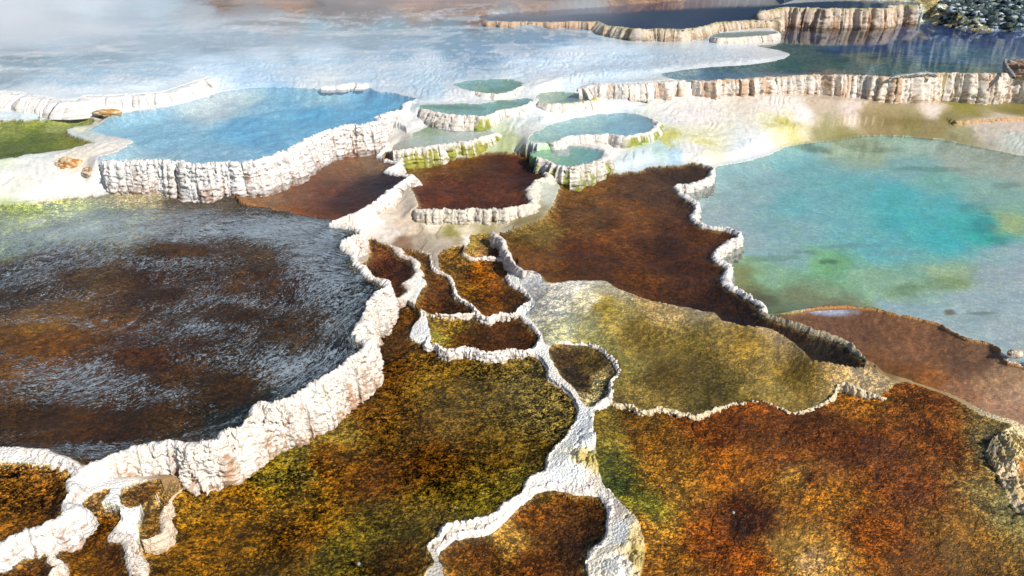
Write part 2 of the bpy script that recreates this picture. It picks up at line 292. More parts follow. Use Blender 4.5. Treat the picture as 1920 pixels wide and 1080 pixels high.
pool('tan speckled pool at the left edge bounded by a white rim', 0.71,
 [(-200,875),(0,868),(40,868),(110,872),(128,880),(138,890),(125,905),(130,925),(115,945),(120,962),(95,982),(50,997),(0,1015),(-200,1070)],
 rims=[(4,13,dict(w=0.05,h=0.018,fl=0.06,base='f8f4ee',stain='c8a078',sa=0.12))],
 bed=[(40,920,'6e5028'),(90,920,'64482a'),(20,980,'70542c'),(110,930,'3a2a1c'),(60,880,'7a5c3a'),(60,960,'6a4c22')], depth=0.08, water='W_CLEAR', grain=0.9)  # dark sample inside the right rim paints the rim's shadow

pool('small dark kidney-shaped pool in the centre between olive shelf and gold pool', 0.40,
 [(1030,650),(1045,643),(1067,642),(1097,643),(1123,653),(1147,673),(1157,695),(1147,717),(1143,735),(1120,755),(1105,765),(1085,745),(1075,725),(1050,705),(1040,690),(1027,668)],
 rims=[(1,10,dict(w=0.018,h=0.014,fl=0.03,rgh=1.8,base='f0e6da',stain='a89060',sa=0.2))],
 bed=[(1060,665,'3c2e1a'),(1080,690,'241c12'),(1110,670,'4e4020'),(1120,710,'a49874'),(1110,740,'b0a486'),(1090,710,'2c2418'),(1135,695,'8a7a54')], depth=0.10, water='W_CLEAR', grain=0.75)
pool('crescent brown pool with wavy white lower rim below the twin stepped pools', 0.42,
 [(797,593),(813,592),(845,596),(873,594),(900,598),(920,597),(940,590),(967,590),(990,607),(1010,627),(1010,640),(987,657),(960,657),(930,663),(907,662),(873,652),(840,657),(820,645),(803,643),(807,627)],
 rims=[(7,19,dict(w=0.017,h=0.014,fl=0.022,rgh=1.8,base='f0e8de',stain='a08050',sa=0.2))],
 bed=[(820,620,'8a8040'),(850,600,'8a7440'),(870,625,'5a3c16'),(930,620,'462a10'),(980,630,'3a2410'),(900,645,'4a2e12')], depth=0.09, water='W_CLEAR', grain=0.8)
pool('S-shaped golden brown stepped pool left of the white-rimmed shelf', 0.46,
 [(820,477),(840,465),(867,463),(870,477),(887,487),(917,483),(940,487),(967,493),(970,507),(950,517),(967,537),(993,560),(973,577),(963,587),(927,590),(917,597),(900,590),(890,573),(860,557),(850,533),(827,510)],
 rims=[(6,19,dict(w=0.017,h=0.014,fl=0.02,rgh=1.8,base='efe4d8',stain='a88050',sa=0.25))],
 bed=[(850,490,'7a5a34'),(900,510,'7e4c12'),(920,540,'6a3e10'),(960,560,'3c2610'),(930,570,'6a4010'),(870,540,'8a6024'),(950,500,'5a3812')], depth=0.09, water='W_CLEAR', grain=0.85)
pool('narrow slanting brown pool between two white crust bands in the centre', 0.45,
 [(750,467),(787,472),(807,479),(813,503),(840,520),(853,547),(860,560),(887,573),(890,586),(873,590),(813,587),(783,577),(779,563),(795,533),(787,493),(763,482)],
 rims=[(1,10,dict(w=0.016,h=0.01,fl=0.02,rgh=1.6,base='eddfd0',stain='a88050',sa=0.3))],
 bed=[(790,485,'70543c'),(815,530,'6a4620'),(850,570,'3a2612'),(810,570,'64421a'),(830,540,'4a3016')], depth=0.09, water='W_CLEAR', grain=0.85)
pool('small dark brown pool tucked against the foot of the lobed white wall', 0.48,
 [(697,447),(727,460),(743,477),(767,485),(781,500),(781,515),(757,530),(762,545),(742,560),(725,545),(705,525),(672,503),(690,483),(690,460)],
 rims=[(1,8,dict(w=0.05,h=0.012,fl=0.04,base='f0e4d8',stain='b88a60',sa=0.3))],
 bed=[(710,460,'6a4a34'),(730,490,'42281a'),(760,505,'2c1a12'),(720,520,'5c3a1e'),(745,540,'3a2618')], depth=0.08, water='W_CLEAR', grain=0.75)
pool('small round tan pool just below the textured wall of the chocolate pool', 0.47,
 [(873,463),(878,450),(886,438),(923,440),(940,455),(950,477),(940,485),(917,482),(890,483),(873,474)],
 rims=[(4,9,dict(w=0.016,h=0.01,fl=0.02,rgh=1.6,base='f0e4d8',stain='b88a60',sa=0.3))],
 bed=[(890,450,'8c7c44'),(905,465,'9c7c54'),(930,470,'5a3c20')], depth=0.06, water='W_CLEAR', grain=0.6)

pool('chocolate brown round pool with pitted cream front wall, upper centre', 0.70,
 [(735,280),(790,292),(860,295),(900,287),(940,285),(985,290),(1010,297),(1040,312),(1023,323),(1023,333),(1003,340),(987,357),(987,363),(993,377),(973,387),(940,392),(907,392),(853,393),(810,393),(780,392),(782,370),(762,345),(735,320),(722,300)],
 rims=[(6,19,dict(w=0.05,h=0.02,fl=0.10,base='ece4d4',stain='8e7446',sa=0.34,rgh=1.5))],
 bed=[(900,330,'3e1f12'),(800,370,'4c2818'),(775,305,'70593a'),(1000,320,'30180f'),(860,302,'5e4022'),(940,370,'4c2a14'),(950,300,'3c1c10'),(830,330,'48261a')], depth=0.10, water='W_CLEAR', grain=0.5)

pool('brown pool streaked with pale filaments filling the left, held by the long white wall', 0.74,
 [(-300,460),(-300,395),(0,385),(120,372),(250,360),(380,358),(450,362),(560,350),(640,365),(652,400),(632,412),(622,422),(660,428),(672,437),(655,446),(638,450),(636,462),(657,475),(660,490),(673,507),(690,520),(707,527),(720,537),(703,550),(690,567),(687,580),(667,610),(660,627),(680,643),(677,660),(653,673),(640,687),(583,720),(537,750),(477,760),(470,780),(450,800),(413,810),(403,823),(353,830),(300,830),(253,837),(227,847),(200,857),(160,873),(147,868),(120,855),(90,846),(60,846),(40,840),(0,838),(-300,850)],
 rims=[(9.3,49,dict(w=0.045,h=0.02,fl=0.075,base='fdf5ea',stain='bc7c2c',sa=0.36,rgh=1.0))],
 bed=[(100,620,'5e3e1a'),(80,600,'6e4e20'),(300,500,'3a2618'),(250,640,'452c1a'),(500,520,'3e2a1a'),(600,600,'3a2c20'),(690,560,'141c26'),(640,660,'141c26'),(450,720,'38260f'),(200,800,'38240f'),(100,480,'3c2c22'),(50,400,'a9bfae'),(150,395,'a4bcc8'),(20,440,'8ca6b4'),(220,385,'8498a2'),(350,385,'5a5250'),(450,400,'3c3028'),(560,420,'3c3834'),(620,440,'141c26'),(0,520,'34281e'),(560,460,'3a2c22'),(350,450,'3e2c1c'),(400,600,'3c2a16'),(520,690,'3c2c12'),(540,720,'1c2a34'),(460,765,'10202c'),(300,780,'3a280e'),(80,800,'3c2810'),(400,500,'3c2a18'),(600,700,'12222e'),(250,362,'c8c4b8')],
 depth=0.10, water='W_CLEAR', grain=0.5, foam=1.0)
pool('reddish brown pool reflecting the white wall below the sky-blue basin', 0.742,
 [(450,372),(455,355),(520,335),(580,312),(640,272),(700,262),(720,265),(722,278),(703,293),(740,307),(722,322),(763,332),(742,350),(728,358),(705,378),(690,384),(665,398),(645,400),(560,388)],
 rims=[(6,14.6,dict(w=0.05,h=0.03,fl=0.14,base='f8f4ee',stain='c08850',sa=0.3,rgh=1.2))],
 bed=[(600,340,'5a3422'),(500,360,'7a5c46'),(700,290,'6e5a4c'),(680,360,'3a2014'),(720,340,'24181a'),(640,300,'6a4a34'),(560,360,'64402c')], depth=0.09, water='W_RED', grain=0.3, open=(16,19))

pool('small lime-green tinted pool at mid left edge beside the knobbly crust ridge', 1.12,
 [(-300,235),(0,224),(60,224),(150,216),(172,222),(178,232),(132,240),(126,250),(150,260),(183,268),(140,277),(100,284),(50,290),(0,298),(-300,320)],
 bed=[(20,232,'7a8454'),(100,225,'8a9270'),(60,255,'4c5a1c'),(20,280,'48561c'),(130,262,'6a702c'),(150,224,'7c8868'),(60,240,'54641f')], depth=0.12, water='W_CLEAR', grain=0.35)

pool('sky-blue milky basin upper left with tall bright white stained front wall', 1.17,
 [(222,214),(300,203),(350,192),(420,172),(500,164),(590,167),(640,167),(690,165),(705,172),(730,174),(760,180),(780,187),(753,197),(750,207),(710,217),(700,230),(640,238),(580,260),(560,272),(540,280),(527,287),(480,300),(447,305),(353,308),(343,302),(250,302),(190,302),(188,292),(215,286),(248,268),(245,260),(205,255),(172,243),(190,230)],
 rims=[(11,26,dict(w=0.07,h=0.03,fl=0.12,base='f8f6f2',stain='b87c44',sa=0.32,rgh=1.2))],
 bed=[(300,230,'8cbfe0'),(450,220,'68b0e0'),(600,190,'58aade'),(700,190,'60aee2'),(400,280,'90bcdc'),(550,250,'76b2dc'),(250,280,'a3c8de'),(400,185,'c4daea'),(600,172,'96c6e4'),(660,225,'68aedc'),(740,190,'70b0dc'),(340,295,'98c0dc')],
 depth=0.22, water='W_MILK', grain=0.15)
pool('tiny white shelf basin set in the foot of the sky-blue basin wall', 0.93,
 [(243,325),(270,319),(310,315),(345,317),(350,325),(330,331),(270,333),(245,334)],
 rims=[(2,8,dict(w=0.05,h=0.015,fl=0.07,base='f6f4f0',stain='b87c44',sa=0.3))],
 bed=[(300,325,'c8d4dc')], depth=0.03, water='W_PALE', grain=0.1)

pool('small white basin with lime-yellow draped front lip near the middle', 0.93,
 [(767,260),(778,248),(800,238),(850,231),(907,241),(922,250),(900,258),(873,264),(840,269),(800,274),(767,278),(735,282),(740,270)],
 rims=[(3,11,dict(w=0.05,h=0.008,fl=0.12,base='f6efe4',stain='b0b820',sa=0.15,drip='b0b018',da=0.72))],
 bed=[(800,250,'b8bc84'),(850,245,'dcd8d0'),(890,250,'dcdad0'),(780,265,'c8cab4'),(750,275,'c0a888'),(830,260,'c8d0c8'),(810,243,'8e9a2e')], depth=0.02, water='W_PALE', grain=0.15)
pool('small teal-green pool in a cream bowl beside the chocolate pool', 0.83,
 [(993,287),(1017,281),(1057,273),(1107,276),(1133,286),(1128,296),(1110,304),(1073,311),(1047,309),(1030,302),(1010,294)],
 rims=[(2,10,dict(w=0.09,h=0.012,fl=0.10,base='f4ede2',stain='a0a830',sa=0.1,drip='a8b020',da=0.45))],
 bed=[(1070,290,'6a9c6c'),(1030,287,'9cb888'),(1110,288,'5a9a92'),(1060,302,'58948a'),(1020,292,'94b484'),(1095,300,'7cb0a8')], depth=0.12, water='W_PALE', grain=0.2)
pool('pale blue oval pool whose right rim drips bright yellow-green', 0.95,
 [(993,262),(1000,250),(1040,231),(1107,217),(1173,212),(1207,219),(1228,232),(1224,242),(1205,250),(1173,254),(1107,252),(1060,258),(1030,267)],
 rims=[(5,12,dict(w=0.06,h=0.02,fl=0.10,base='f7f0e6',stain='c0b090',sa=0.15,drip='a8b008',da=0.84,dr=(1175,1260)))],
 bed=[(1150,235,'7cb0c8'),(1200,232,'6fa6c4'),(1080,240,'9cc4cc'),(1030,250,'a8c4b8'),(1170,245,'88b8d0'),(1110,225,'a4c8cc'),(1010,260,'a0bcA8')], depth=0.12, water='W_PALE', grain=0.2)
pool('small greenish pool with yellow-fringed cream lip above the pale oval pool', 1.17,
 [(1007,178),(1033,172),(1073,174),(1100,179),(1117,184),(1098,190),(1060,194),(1035,195),(1010,190)],
 rims=[(3,8,dict(w=0.05,h=0.01,fl=0.14,base='fbf3e8',stain='d8c8a0',sa=0.1,crest='c8c040'))],
 bed=[(1040,185,'a8b890'),(1070,183,'7c9c68'),(1020,180,'c8ccb8'),(1090,185,'94ac80')], depth=0.06, water='W_PALE', grain=0.25)
pool('long green-edged pool behind a glowing cream wall, centre top', 1.17,
 [(790,197),(853,195),(900,194),(940,189),(985,184),(997,189),(977,200),(933,207),(913,216),(880,218),(845,214),(815,210),(790,203)],
 rims=[(5,12,dict(w=0.05,h=0.01,fl=0.16,base='fbf2e6',stain='b8a088',sa=0.2,drip='b0b818',da=0.5,dr=(880,930)))],
 bed=[(800,198,'8aa46c'),(860,198,'789c60'),(900,204,'84b0a4'),(860,208,'8cb4b4'),(950,192,'6c9868'),(985,187,'70a0a0'),(890,214,'6c9ea4'),(820,205,'94b8b0')], depth=0.08, water='W_PALE', grain=0.3)
pool('uppermost small oval pool with a bright green algae streak', 1.25,
 [(848,158),(870,152),(893,150),(940,148),(965,151),(980,157),(972,165),(953,172),(927,176),(893,172),(865,165)],
 rims=[(5,9,dict(w=0.05,h=0.008,fl=0.10,base='f8f0e6',stain='d8c8a0',sa=0.1))],
 bed=[(880,155,'80a8ac'),(920,153,'78a0a4'),(950,160,'6c9440'),(920,165,'74983c'),(890,165,'a0b48c'),(930,172,'7c9eac'),(968,160,'5c8054')], depth=0.08, water='W_PALE', grain=0.4)

pool('broad shallow blue-green pool behind the long fluted wall at upper right', 1.40,
 [(1240,138),(1330,126),(1400,122),(1460,113),(1482,102),(1460,94),(1420,86),(1462,80),(1462,50),(1480,42),(1620,40),(1680,38),(1747,44),(1820,56),(1930,60),(2120,62),(2260,95),(2200,130),(1920,138),(1850,138),(1770,138),(1740,139),(1680,144),(1620,142),(1560,141),(1500,142),(1430,146),(1370,149),(1280,151)],
 rims=[(16.2,27.8,dict(w=0.10,h=0.02,fl=0.16,base='f8efe2',stain='c08438',sa=0.26,crest='d4a868',flute=.8))],
 bed=[(1500,60,'40465c'),(1600,58,'46464e'),(1700,75,'48608c'),(1640,82,'40588c'),(1750,90,'5c86c8'),(1820,90,'6c94cc'),(1900,80,'6880bc'),(1850,66,'405888'),(1500,90,'6a8478'),(1480,110,'50786e'),(1350,133,'50747c'),(1560,105,'60806e'),(1650,110,'6c8a88'),(1620,100,'8a8c70'),(1700,125,'60827a'),(1780,118,'5c8488'),(1450,142,'a0968c'),(1300,142,'98b0c0'),(1550,137,'b09c80'),(1850,128,'6c8870'),(1900,110,'7a9ccc'),(1580,88,'406890'),(1400,135,'6c8c88')],  # bluish samples paint wall and sky reflections into the bed
 depth=0.12, water='W_STILL', grain=0.35, jag=0.6)
pool('narrow green ledge pool halfway down the dark blue pool wall', 1.56,
 [(1333,69),(1345,63),(1380,60),(1450,58),(1456,62),(1440,66),(1400,69),(1360,71)],
 rims=[(4,8,dict(w=0.08,h=0.01,fl=0.12,base='f4e6d6',stain='d8b088',sa=0.2))],
 bed=[(1400,65,'8a8c54')], depth=0.04, water='W_PALE', grain=0.3)
pool('deep blue pool at the top held by a mossy scalloped wall', 1.73,
 [(920,38),(900,30),(1000,22),(1150,12),(1300,0),(1450,-6),(1470,8),(1425,20),(1432,30),(1453,37),(1400,39),(1343,43),(1313,52),(1280,56),(1240,55),(1200,56),(1173,53),(1140,49),(1121,42),(1060,41),(980,42)],
 rims=[(6.5,19,dict(w=0.10,h=0.03,fl=0.14,base='e6d4bc',stain='9a7030',sa=0.45,crest='7c8410',flute=1.0))],
 bed=[(1300,30,'1c3f74'),(1200,35,'2c4a74'),(1000,35,'5c6c84'),(1400,30,'1a4078'),(1420,10,'406078'),(1445,25,'c8b090'),(1437,31,'c0a480'),(1448,18,'c8b090')], depth=0.2, water='W_DARK', grain=0.1, jag=0.5)  # deep blue samples paint the dark hillside reflection into the bed
pool('far steel-blue pool on top of the tall streaked orange-and-cream wall', 1.97,
 [(1422,21),(1440,12),(1520,4),(1640,2),(1720,5),(1718,10),(1663,11),(1666,16),(1610,17),(1547,17),(1500,15),(1467,15),(1440,20)],
 rims=[(5,13.9,dict(w=0.12,h=0.03,fl=0.16,base='e8d6c2',stain='b0783c',sa=0.5,crest='9c9424',flute=1.0,ff=1.6))],
 bed=[(1550,10,'5c8090'),(1650,10,'6c90a0')], depth=0.1, water='W_DARK', grain=0.2, jag=0.5)

# ------------------------------------------------------------------ open ground: heights and colours
GZ = [(-300,60,1.7),(0,45,1.62),(300,42,1.62),(600,40,1.62),(850,42,1.64),(1000,48,1.62),(0,100,1.44),(300,100,1.43),(600,80,1.48),(900,80,1.50),(1000,100,1.44),(0,150,1.39),(200,160,1.38),(-300,150,1.42),
 (-300,165,1.40),(0,172,1.36),(100,182,1.35),(200,178,1.34),(300,174,1.34),(350,158,1.34),(-300,210,1.15),(0,212,1.14),(100,208,1.14),(200,200,1.17),(300,198,1.17),(400,166,1.19),(430,150,1.28),
 (500,130,1.33),(550,155,1.22),(700,150,1.26),(700,162,1.21),(800,140,1.32),(850,145,1.28),(760,175,1.21),(850,183,1.20),(1000,165,1.24),(1000,140,1.32),(1100,125,1.38),(1200,120,1.42),(1350,90,1.43),(1420,95,1.41),(1200,92,1.48),(1180,70,1.43),(1300,80,1.43),(1440,84,1.40),(1100,80,1.5),
 (1080,158,1.36),(1150,152,1.39),(1240,145,1.40),(1070,205,1.03),(1130,190,1.12),(1200,178,1.12),(1350,178,1.11),(1500,183,1.06),(1600,190,.98),(1700,198,.86),(1780,200,.80),(1920,205,.76),(2300,228,.74),
 (800,190,1.19),(770,222,1.02),(840,224,1.02),(910,238,0.99),(940,252,.88),(1000,235,.99),(880,280,.80),(960,270,.86),(820,290,.78),(730,300,.80),(750,250,.98),(1000,305,.77),(1160,290,.72),(1070,322,.66),(1150,315,.66),(1250,292,.70),(1280,300,.63),
 (1260,240,.88),(1350,240,.82),(1350,290,.60),(1450,220,.86),(1500,250,.64),(1600,230,.72),(1560,255,.54),(1700,250,.55),(1850,220,.72),(1950,260,.62),(2200,300,.55),(2400,330,.55),(2400,500,.5),(2400,800,.5),(2400,1100,.35),(2400,235,.7),(1600,110,1.38),(1900,110,1.38),(2150,110,1.38),(2150,75,1.42),(1500,130,1.38),(2100,222,.76),(2000,218,.76),(2250,222,.76),(1800,265,.54),
 (0,320,1.02),(100,300,1.10),(60,350,.87),(-300,340,1.0),(-300,395,.79),(0,380,.79),(150,365,.80),(200,345,.84),(250,350,.84),(400,352,.80),(130,325,.98),
 (150,290,1.14),(200,285,1.16),(230,350,.82),
 (710,432,.50),(770,430,.52),(800,400,.58),(850,435,.50),(925,432,.52),(1000,425,.55),(840,455,.49),(760,455,.49),
 (790,510,.49),(755,555,.48),(860,540,.48),(790,590,.44),(840,480,.49),(790,620,.42),(1000,575,.45),(1015,640,.43),(970,515,.50),
 (1050,870,.42),(1100,800,.42),(1085,900,.44),(1105,850,.42),(1130,935,.40),(1170,990,.40),(1160,1060,.38),(1170,1300,.36),
 (60,1030,.63),(130,985,.63),(150,950,.66),(-200,1110,.62),(215,905,.66),(220,965,.60),(250,1000,.53),(265,1060,.48),(240,1300,.42),(290,945,.53),(330,930,.44),(90,1060,.58),(40,1050,.61),(310,900,.55),
 (1450,600,.62),(1640,690,.52),(1700,710,.50),(1800,745,.50),(1900,790,.52),(1900,850,.46),(1880,900,.40),(1950,950,.40),(2200,1000,.42),(2200,850,.5),
 (1890,655,.50),(1950,680,.55),(-400,900,.7),(-400,1200,.4),
 (1770,48,1.5),(1800,40,1.6),(1760,20,1.8),(1850,50,1.5),(1920,60,1.55),(1850,20,1.75),(1920,0,1.86),(2100,20,1.82),(2300,60,1.52),(1740,2,2.0),(2050,62,1.47),
 (0,20,1.75),(500,20,1.85),(900,20,1.85),(-300,20,1.8),(1200,2,1.95),(1600,-8,2.05)]
# the mats that slope
EZ = [(975,515,.565),(1023,527,.592),(1060,528,.592),(1130,527,.592),(1207,560,.592),(1260,570,.592),(1310,584,.592),(1353,600,.592),(1430,613,.592),(1487,640,.592),(1510,662,.592),(1560,682,.592),(1613,690,.565),(1080,560,.57),(1200,590,.56),(1340,620,.55),(1440,650,.54),(1520,700,.52),(1685,722,.50),(1637,742,.44),(1560,747,.39),(1487,773,.36),(1380,755,.36),(1307,778,.36),(1203,772,.36),(1150,757,.36),(1120,700,.42),(1040,640,.44),(1000,590,.47),(1000,550,.50),(1200,640,.45),(1350,680,.44),(1480,700,.45),(1250,600,.54)]
DZ = [(1113,785,.36),(1150,757,.36),(1203,772,.36),(1307,778,.36),(1380,755,.36),(1487,773,.36),(1560,747,.39),(1637,742,.44),(1700,716,.50),(1780,745,.50),(1900,800,.52),(1860,850,.44),(1880,930,.38),(1200,850,.27),(1120,900,.28),(1170,960,.26),(1205,1040,.24),(1200,1300,.2),(1400,870,.30),(1500,900,.34),(1540,1040,.30),(1400,970,.22),(1700,900,.36),(1350,1050,.25),(1700,1060,.24),(1900,1050,.27),(2200,1000,.34),(2200,1300,.2),(1600,1300,.15)]

GC = [(0,10,'b9c8cc'),(230,8,'b9c2c4'),(120,36,'b4bcbe'),(260,40,'b0b8ba'),(150,20,'cfd9da'),(300,25,'c3cccd'),(370,25,'bcb8b0'),(420,12,'8a7465'),(550,15,'9a6c40'),(700,8,'8c5a36'),(800,15,'a9764a'),(900,25,'8f6a55'),(860,8,'94603c'),(700,30,'7a6a64'),(620,28,'706058'),(500,32,'8a8480'),(1000,10,'8f7060'),(1200,3,'8a6a55'),(-300,30,'c4cccc'),
 (0,60,'9fb8c0'),(100,75,'96b8c8'),(50,110,'84a0aa'),(200,100,'86a4b0'),(400,80,'7c9dac'),(300,60,'8cacb8'),(480,62,'84a6b2'),(600,60,'84a8b4'),(600,48,'84a8b2'),(720,52,'7aa2ac'),(850,60,'80a6b4'),(930,52,'80a4b4'),(1000,60,'809fb4'),(1060,60,'809fb4'),(1000,90,'7a9cb8'),(900,100,'86a4bc'),(750,92,'9cb4c4'),(850,80,'80a2b4'),(680,75,'8aa8b4'),(540,90,'9ab4c0'),
 (0,150,'9aa8ab'),(150,150,'9fbccb'),(300,130,'9fbdcd'),(400,130,'dbe8f2'),(500,115,'d5e4ee'),(600,105,'d8e6ef'),(500,158,'b9cfe0'),(700,130,'c9d4dc'),(800,120,'d8dfe4'),(1000,120,'e2eaf0'),(1080,95,'f0f4f6'),(1150,90,'eaf1f5'),(1050,130,'eef2f4'),(1200,110,'cfdde6'),(1150,140,'d9e3ea'),(1250,105,'c5d0d6'),(1400,105,'d6dbdc'),(1350,90,'cfdce2'),(1440,98,'d8d8d4'),(1180,75,'cad8e0'),(1060,75,'7fa8c4'),
 (0,190,'f3ede5'),(100,195,'f5f0e8'),(200,188,'f5f3f0'),(300,185,'f7f6f2'),(380,158,'f7f7f6'),(60,215,'d8dcd8'),(220,200,'f0ece4'),
 (600,163,'efe8e0'),(700,160,'d5dbe0'),(800,165,'c5d2da'),(760,185,'d8d8d6'),(850,185,'efe6dc'),(950,180,'f2e8dc'),(1000,165,'f5ede2'),(820,225,'e6e0da'),(760,230,'e6dcd2'),(720,295,'b89c78'),(740,250,'e2d8ca'),(770,290,'a08c60'),(850,285,'c4d0cc'),(900,270,'b8c4a0'),(950,265,'b4bc8c'),(960,280,'d8dcd8'),(1000,240,'dcd8cc'),(980,300,'c8d4d4'),
 (1020,210,'fbf4ea'),(1130,200,'f0ebe4'),(1150,290,'e8e6e0'),(1200,290,'c8d6da'),(1240,285,'b4ccc8'),(1270,290,'b0c8d8'),(1190,275,'b8c8a0'),(1100,325,'c4d0d4'),(1160,310,'ccd6dc'),(1060,332,'b8bca8'),(1250,262,'c4c06c'),(1300,300,'e0dcd4'),(1240,305,'c8d4da'),
 (1150,180,'e0e2e2'),(1300,200,'e3ddd6'),(1300,220,'ece4dc'),(1450,195,'e5d9cf'),(1600,200,'dcc9ba'),(1750,205,'dfcfc2'),(1250,225,'e4e2dc'),(1330,265,'d6d2b0'),(1310,255,'dcd8b4'),(1450,236,'dcd6b0'),(1490,245,'d0c88c'),(1400,280,'d2d8da'),(1300,285,'dfdad4'),(1500,215,'e4dcd5'),(1380,295,'d2d6d2'),(1430,260,'dcdcd8'),(1540,190,'c8b49c'),(1400,178,'dccfc0'),
 (1560,256,'aca478'),(1600,243,'9a9060'),(1700,240,'988c58'),(1650,235,'a08c60'),(1750,232,'a08d5c'),(1820,205,'968c3c'),(1920,205,'857b33'),(1780,215,'988a50'),(1850,235,'cdbfae'),(1900,230,'d5c3b2'),(1900,255,'c5c9bc'),(1800,250,'b0a878'),(2100,220,'b0a060'),
 (0,330,'eee7dd'),(80,320,'e6e0d8'),(100,350,'e5dfd8'),(200,348,'dcdad7'),(20,375,'ccd4b4'),(30,365,'d9d9cc'),(-200,350,'e0dcd4'),(0,305,'c8ccac'),(100,298,'e8e4d8'),(180,280,'e8dccc'),(140,285,'ddd0bc'),(180,220,'d8c8a4'),
 (700,425,'e9ddd0'),(770,425,'d8c4ac'),(740,440,'e4d8ca'),(790,430,'c8b498'),(810,420,'e8dccc'),(850,438,'9c9450'),(850,448,'b0a080'),(800,450,'b4a48c'),(760,455,'96765a'),(920,434,'a49866'),(930,440,'e8dccc'),(990,425,'948454'),(845,470,'dccbb8'),(870,445,'efe4d8'),(835,458,'c0b09c'),
 (783,520,'efe6dc'),(770,550,'f0e8de'),(750,562,'e0d0c0'),(770,500,'e8d8c8'),(860,535,'d8b890'),(790,605,'f4eee6'),(795,640,'f0e8e0'),(780,595,'ece0d4'),(1000,575,'f2eae0'),(1015,650,'efe6dc'),(1020,625,'eae0d4'),(965,515,'f0e6dc'),(940,470,'e8dccc'),
 (1080,880,'f0e9e2'),(1105,800,'f1ebe4'),(1095,830,'f0eae2'),(1115,860,'e0c870'),(1090,905,'ddd0c4'),(1040,890,'f0eae4'),(1135,935,'ddd0c0'),(1170,1000,'f0eae2'),(1195,1010,'e8d090'),(1190,1040,'e4c878'),(1160,1060,'efe6dc'),
 (60,1030,'f8f4f0'),(130,960,'f8f3ee'),(220,900,'f4ece2'),(210,965,'efe6dc'),(280,950,'eadfd3'),(250,1010,'efe6dc'),(265,1060,'eee2d4'),(90,1050,'e0c8a8'),(335,920,'b08c60'),(-100,1070,'f0ece8'),(225,985,'f0e8e0'),(150,985,'f6efe8'),
 (1450,597,'c0a480'),(1640,690,'8a6c3c'),(1700,712,'b09868'),(1750,740,'a88c5c'),(1800,760,'b09c70'),(1850,790,'d8cdb5'),(1890,850,'f6dc9c'),(1880,880,'f2dcb0'),(1898,835,'f4d890'),(1895,905,'f2d498'),(1912,875,'dc9030'),(1900,930,'dcc8a0'),(1920,830,'f0dcb0'),(2000,900,'d8b880'),(1885,820,'f0dca8'),(1920,910,'e8c070'),
 (1900,660,'e8d4c0'),(2000,690,'d0b898'),
 (1750,30,'d8c098'),(1790,45,'c8b48c'),(1850,52,'b8b090'),(1700,42,'c8ae88'),(1800,20,'24404c'),(1780,12,'5c6c68'),(1850,30,'2c4650'),(1900,50,'405860'),(1900,10,'3c5c70'),(1850,5,'8ca4b0'),(2000,30,'304854'),(1740,5,'a09470'),(2100,62,'506468'),(1920,66,'605c50')]

# colour marks, some painting reflections on the water: (u, v, ru, rv, hex, strength) soft ellipses laid on the surface at height z of its pool (None = ground)
MARKS = [(950,160,28,4,'5c9026',.9),(915,166,22,2.2,'6c9628',.9),(850,197,60,2.2,'4f7a30',.8),(960,189,40,2,'4f8030',.8),(1070,184,26,3,'4f7834',.8),
 (1848,400,30,20,'349aa0',.5),(1835,370,30,10,'4ca494',.4),(1880,430,22,12,'48948c',.4),(1560,468,22,5,'64783c',.7),(1520,452,30,5,'849c64',.4),(1900,330,40,6,'84945c',.4),(1680,452,50,5,'c0dce0',.5),(1600,440,60,5,'b4dcdc',.6),(1790,560,14,5,'a06a34',.8),(1850,562,30,3,'98703c',.5),(1780,508,60,14,'a4b84c',.5),(1700,520,40,12,'94aa58',.5),(1450,462,60,6,'7c9c4c',.4),(1750,300,90,5,'80a470',.5),(1640,266,60,4,'7c9450',.5),
 (1530,262,34,4,'4c5c28',.6),(1700,232,50,4,'7c6c28',.6),(1600,246,60,6,'84803c',.5),
 (1480,240,34,3.5,'c8b840',.6),(1450,232,20,2.5,'c8b848',.5),(1320,262,24,3,'c8c060',.5),(1302,252,16,2,'c4bc50',.5),(30,378,40,10,'b4c860',.6),(140,368,40,5,'c4cc7c',.5),
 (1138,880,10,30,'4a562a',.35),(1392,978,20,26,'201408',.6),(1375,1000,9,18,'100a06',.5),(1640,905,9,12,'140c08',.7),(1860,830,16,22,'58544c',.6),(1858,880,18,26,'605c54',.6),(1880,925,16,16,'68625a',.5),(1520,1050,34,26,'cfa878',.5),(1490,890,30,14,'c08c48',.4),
 (1560,88,30,4,'24507c',.6),(1640,98,50,3,'2c5888',.5),(1580,104,20,4,'34547c',.5),(1760,110,30,3,'2c5c78',.5),(1480,125,60,3,'34647c',.4),(1600,132,50,3,'3c6484',.4),(1690,93,60,2.5,'30508c',.4),(1880,112,60,3,'485c88',.5),
 (80,590,50,24,'8a6424',.6),(820,625,14,10,'8c8c3c',.8),(1090,620,40,20,'a8aa8c',.3),(1290,640,60,20,'6c6020',.4),(700,985,60,14,'6a6428',.3),(520,880,70,12,'78783a',.35),(610,810,60,8,'807c44',.3),(1000,905,60,14,'686824',.3),(1542,574,56,6,'c8d2f0',.95)]  # last mark paints a pale sky reflection along the water's edge
